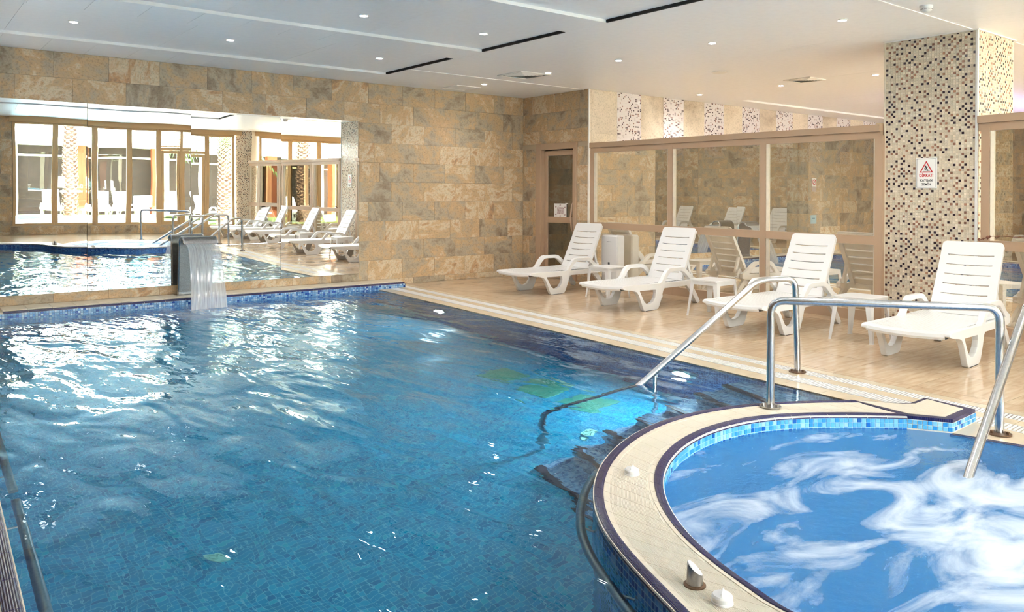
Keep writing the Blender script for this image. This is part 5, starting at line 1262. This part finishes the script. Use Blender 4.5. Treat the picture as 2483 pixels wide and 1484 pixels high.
MB().box(-8, -14.2, 2.28, 26, -14.08, 2.36).obj('transom', CREAM, bl_)
for x in (-4.2, 3.72, 6.45, 11.0, 15.5): MB().box(x, -13.7, 0, x + .42, -13.3, 2.74).obj('pillar', ORANGE, bl_)
bu = thing('building', 'tall pale building rising behind the low one', 'building', (0, 0, 0)); MB().box(-12, -30, 0, 30, -22, 9).obj('wall', plain('pale_wall', s2l(240, 238, 232), .8), bu)
for i in range(8):
    for j in range(2): MB().box(-9 + 4.6 * i, -22.02, 4.4 + 2.4 * j, -7 + 4.6 * i, -21.98, 6 + 2.4 * j).obj('window', plain('far_window', s2l(120, 134, 140), .1) if i + j == 0 else bpy.data.materials['far_window'], bu)
BARK = plain('palm_bark', s2l(84, 64, 50), .9, 0, .2, .4, 40); FROND = plain('palm_frond', s2l(56, 88, 34), .6, 0, .3, .3, 10); BARK2 = plain('palm_stub', s2l(116, 94, 76), .9, 0, .2, .3, 30)
def palm(x, y, h, r, label):
    t = thing('palm_tree', label, 'palm tree', (x, y, 0), random.random())
    tr = MB().tube([(0, 0, 0), (.02, 0, .3), (0, .02, h * .5), (.03, 0, h)], [r * 1.35, r, r * .95, r * .9], 14).obj('trunk', BARK, t, smooth=True)
    stub = MB(); n = int(h / .075)
    for k in range(n):
        z = .12 + k * .075
        for a in range(6):
            an = 2 * PI * (a + (k % 2) * .5) / 6 + random.uniform(-.12, .12); c, s = math.cos(an), math.sin(an); w = r * .42; ln = random.uniform(.07, .13)
            b = Vector((c * r * .93, s * r * .93, z)); tn = Vector((-s, c, 0)); up_ = Vector((c * .55, s * .55, .84))
            stub.raw([tuple(b - tn * w), tuple(b + tn * w), tuple(b + tn * w * .5 + up_ * ln), tuple(b - tn * w * .5 + up_ * ln), tuple(b + Vector((c, s, 0)) * .04 + up_ * ln * .4)], [(0, 1, 4), (1, 2, 4), (2, 3, 4), (3, 0, 4)])
    so = stub.obj('leaf_stubs', BARK2, tr); so['kind'] = 'stuff'
    fr_ = MB()
    for k in range(26):
        an = 2 * PI * k / 26 + random.uniform(-.1, .1); el = random.uniform(-.3, 1.1); P = []
        for j in range(9):
            u = j / 8; d = 1.9 * u; P.append(Vector((math.cos(an) * d * math.cos(el * .7), math.sin(an) * d * math.cos(el * .7), h + d * math.sin(el) - 1.0 * u * u)))
        for j in range(1, 9):
            for sgn in (-1, 1):
                for q in (.0, .5):
                    p = P[j - 1].lerp(P[j], q); tn = (P[j] - P[j - 1]).normalized(); sd_ = tn.cross(Vector((0, 0, 1))).normalized() * sgn
                    fr_.raw([tuple(p), tuple(p + tn * .06), tuple(p + sd_ * .42 * (1 - .5 * j / 9) + tn * .22 - Vector((0, 0, .18)))], [(0, 1, 2)])
    fo = fr_.obj('fronds', FROND, t, fix=False); fo['kind'] = 'stuff'
    return t
palm(3.27, -9.2, 4.6, .20, 'palm trunk with cut leaf stubs left of the door, seen in the mirror')
palm(7.9, -7.6, 3.2, .24, 'palm tree right of the glass door, seen in the mirror')
palm(12.6, -9.0, 3.6, .22, 'palm tree beyond the far room windows, seen in the mirror')
um = thing('parasol', 'closed cream parasol on a pole outside the door, seen in the mirror', 'parasol', (7.2, -8.2, 0))
MB().tube([(0, 0, 0), (0, 0, 2.9)], .03, 8).obj('pole', CREAM, um); MB().lathe([(.05, 1.0), (.11, 1.2), (.13, 1.7), (.10, 2.3), (.05, 2.75), (.01, 2.9)], 12).obj('canopy', CREAM, um, smooth=True)
MB().lathe([(.3, .05), (.3, .12), (.05, .15)], 16).obj('base', CREAM, um)
bn = thing('litter_bin', 'green covered bin on a stone pedestal outside the windows, seen in the mirror', 'bin', (5.25, -7.5, 0))
MB().bbox(-.2, -.2, -.02, .2, .2, .55, .01).obj('pedestal', plain('travertine', s2l(204, 186, 164), .7, 0, .3, .2, 8), bn); MB().bbox(-.28, -.24, .55, .28, .24, .95, .03).obj('cover', plain('bin_green', s2l(70, 110, 112), .6), bn)
GO = 'sun loungers on the grass outdoors'
for k, x in enumerate((1.0, 2.9, 4.0, 5.3, 6.7, 8.3, 9.9, 11.6, 13.2)):
    dup(lg0, (x, -9.9 - .3 * (k % 2), .05), math.radians(-92 + 8 * ((k * 37) % 5 - 2)), ('white sun lounger on the grass outside, leftmost in the mirror', 'white sun lounger on the grass left of the palm trunk', 'white sun lounger on the grass right of the palm trunk', 'white sun lounger on the grass behind the green bin', 'white sun lounger on the grass behind the left door leaf', 'white sun lounger on the grass beside the closed parasol', 'white sun lounger on the grass outside the last window before the column', 'white sun lounger on the grass outside the far room, nearer', 'white sun lounger on the grass outside the far room, farthest')[k], GO)
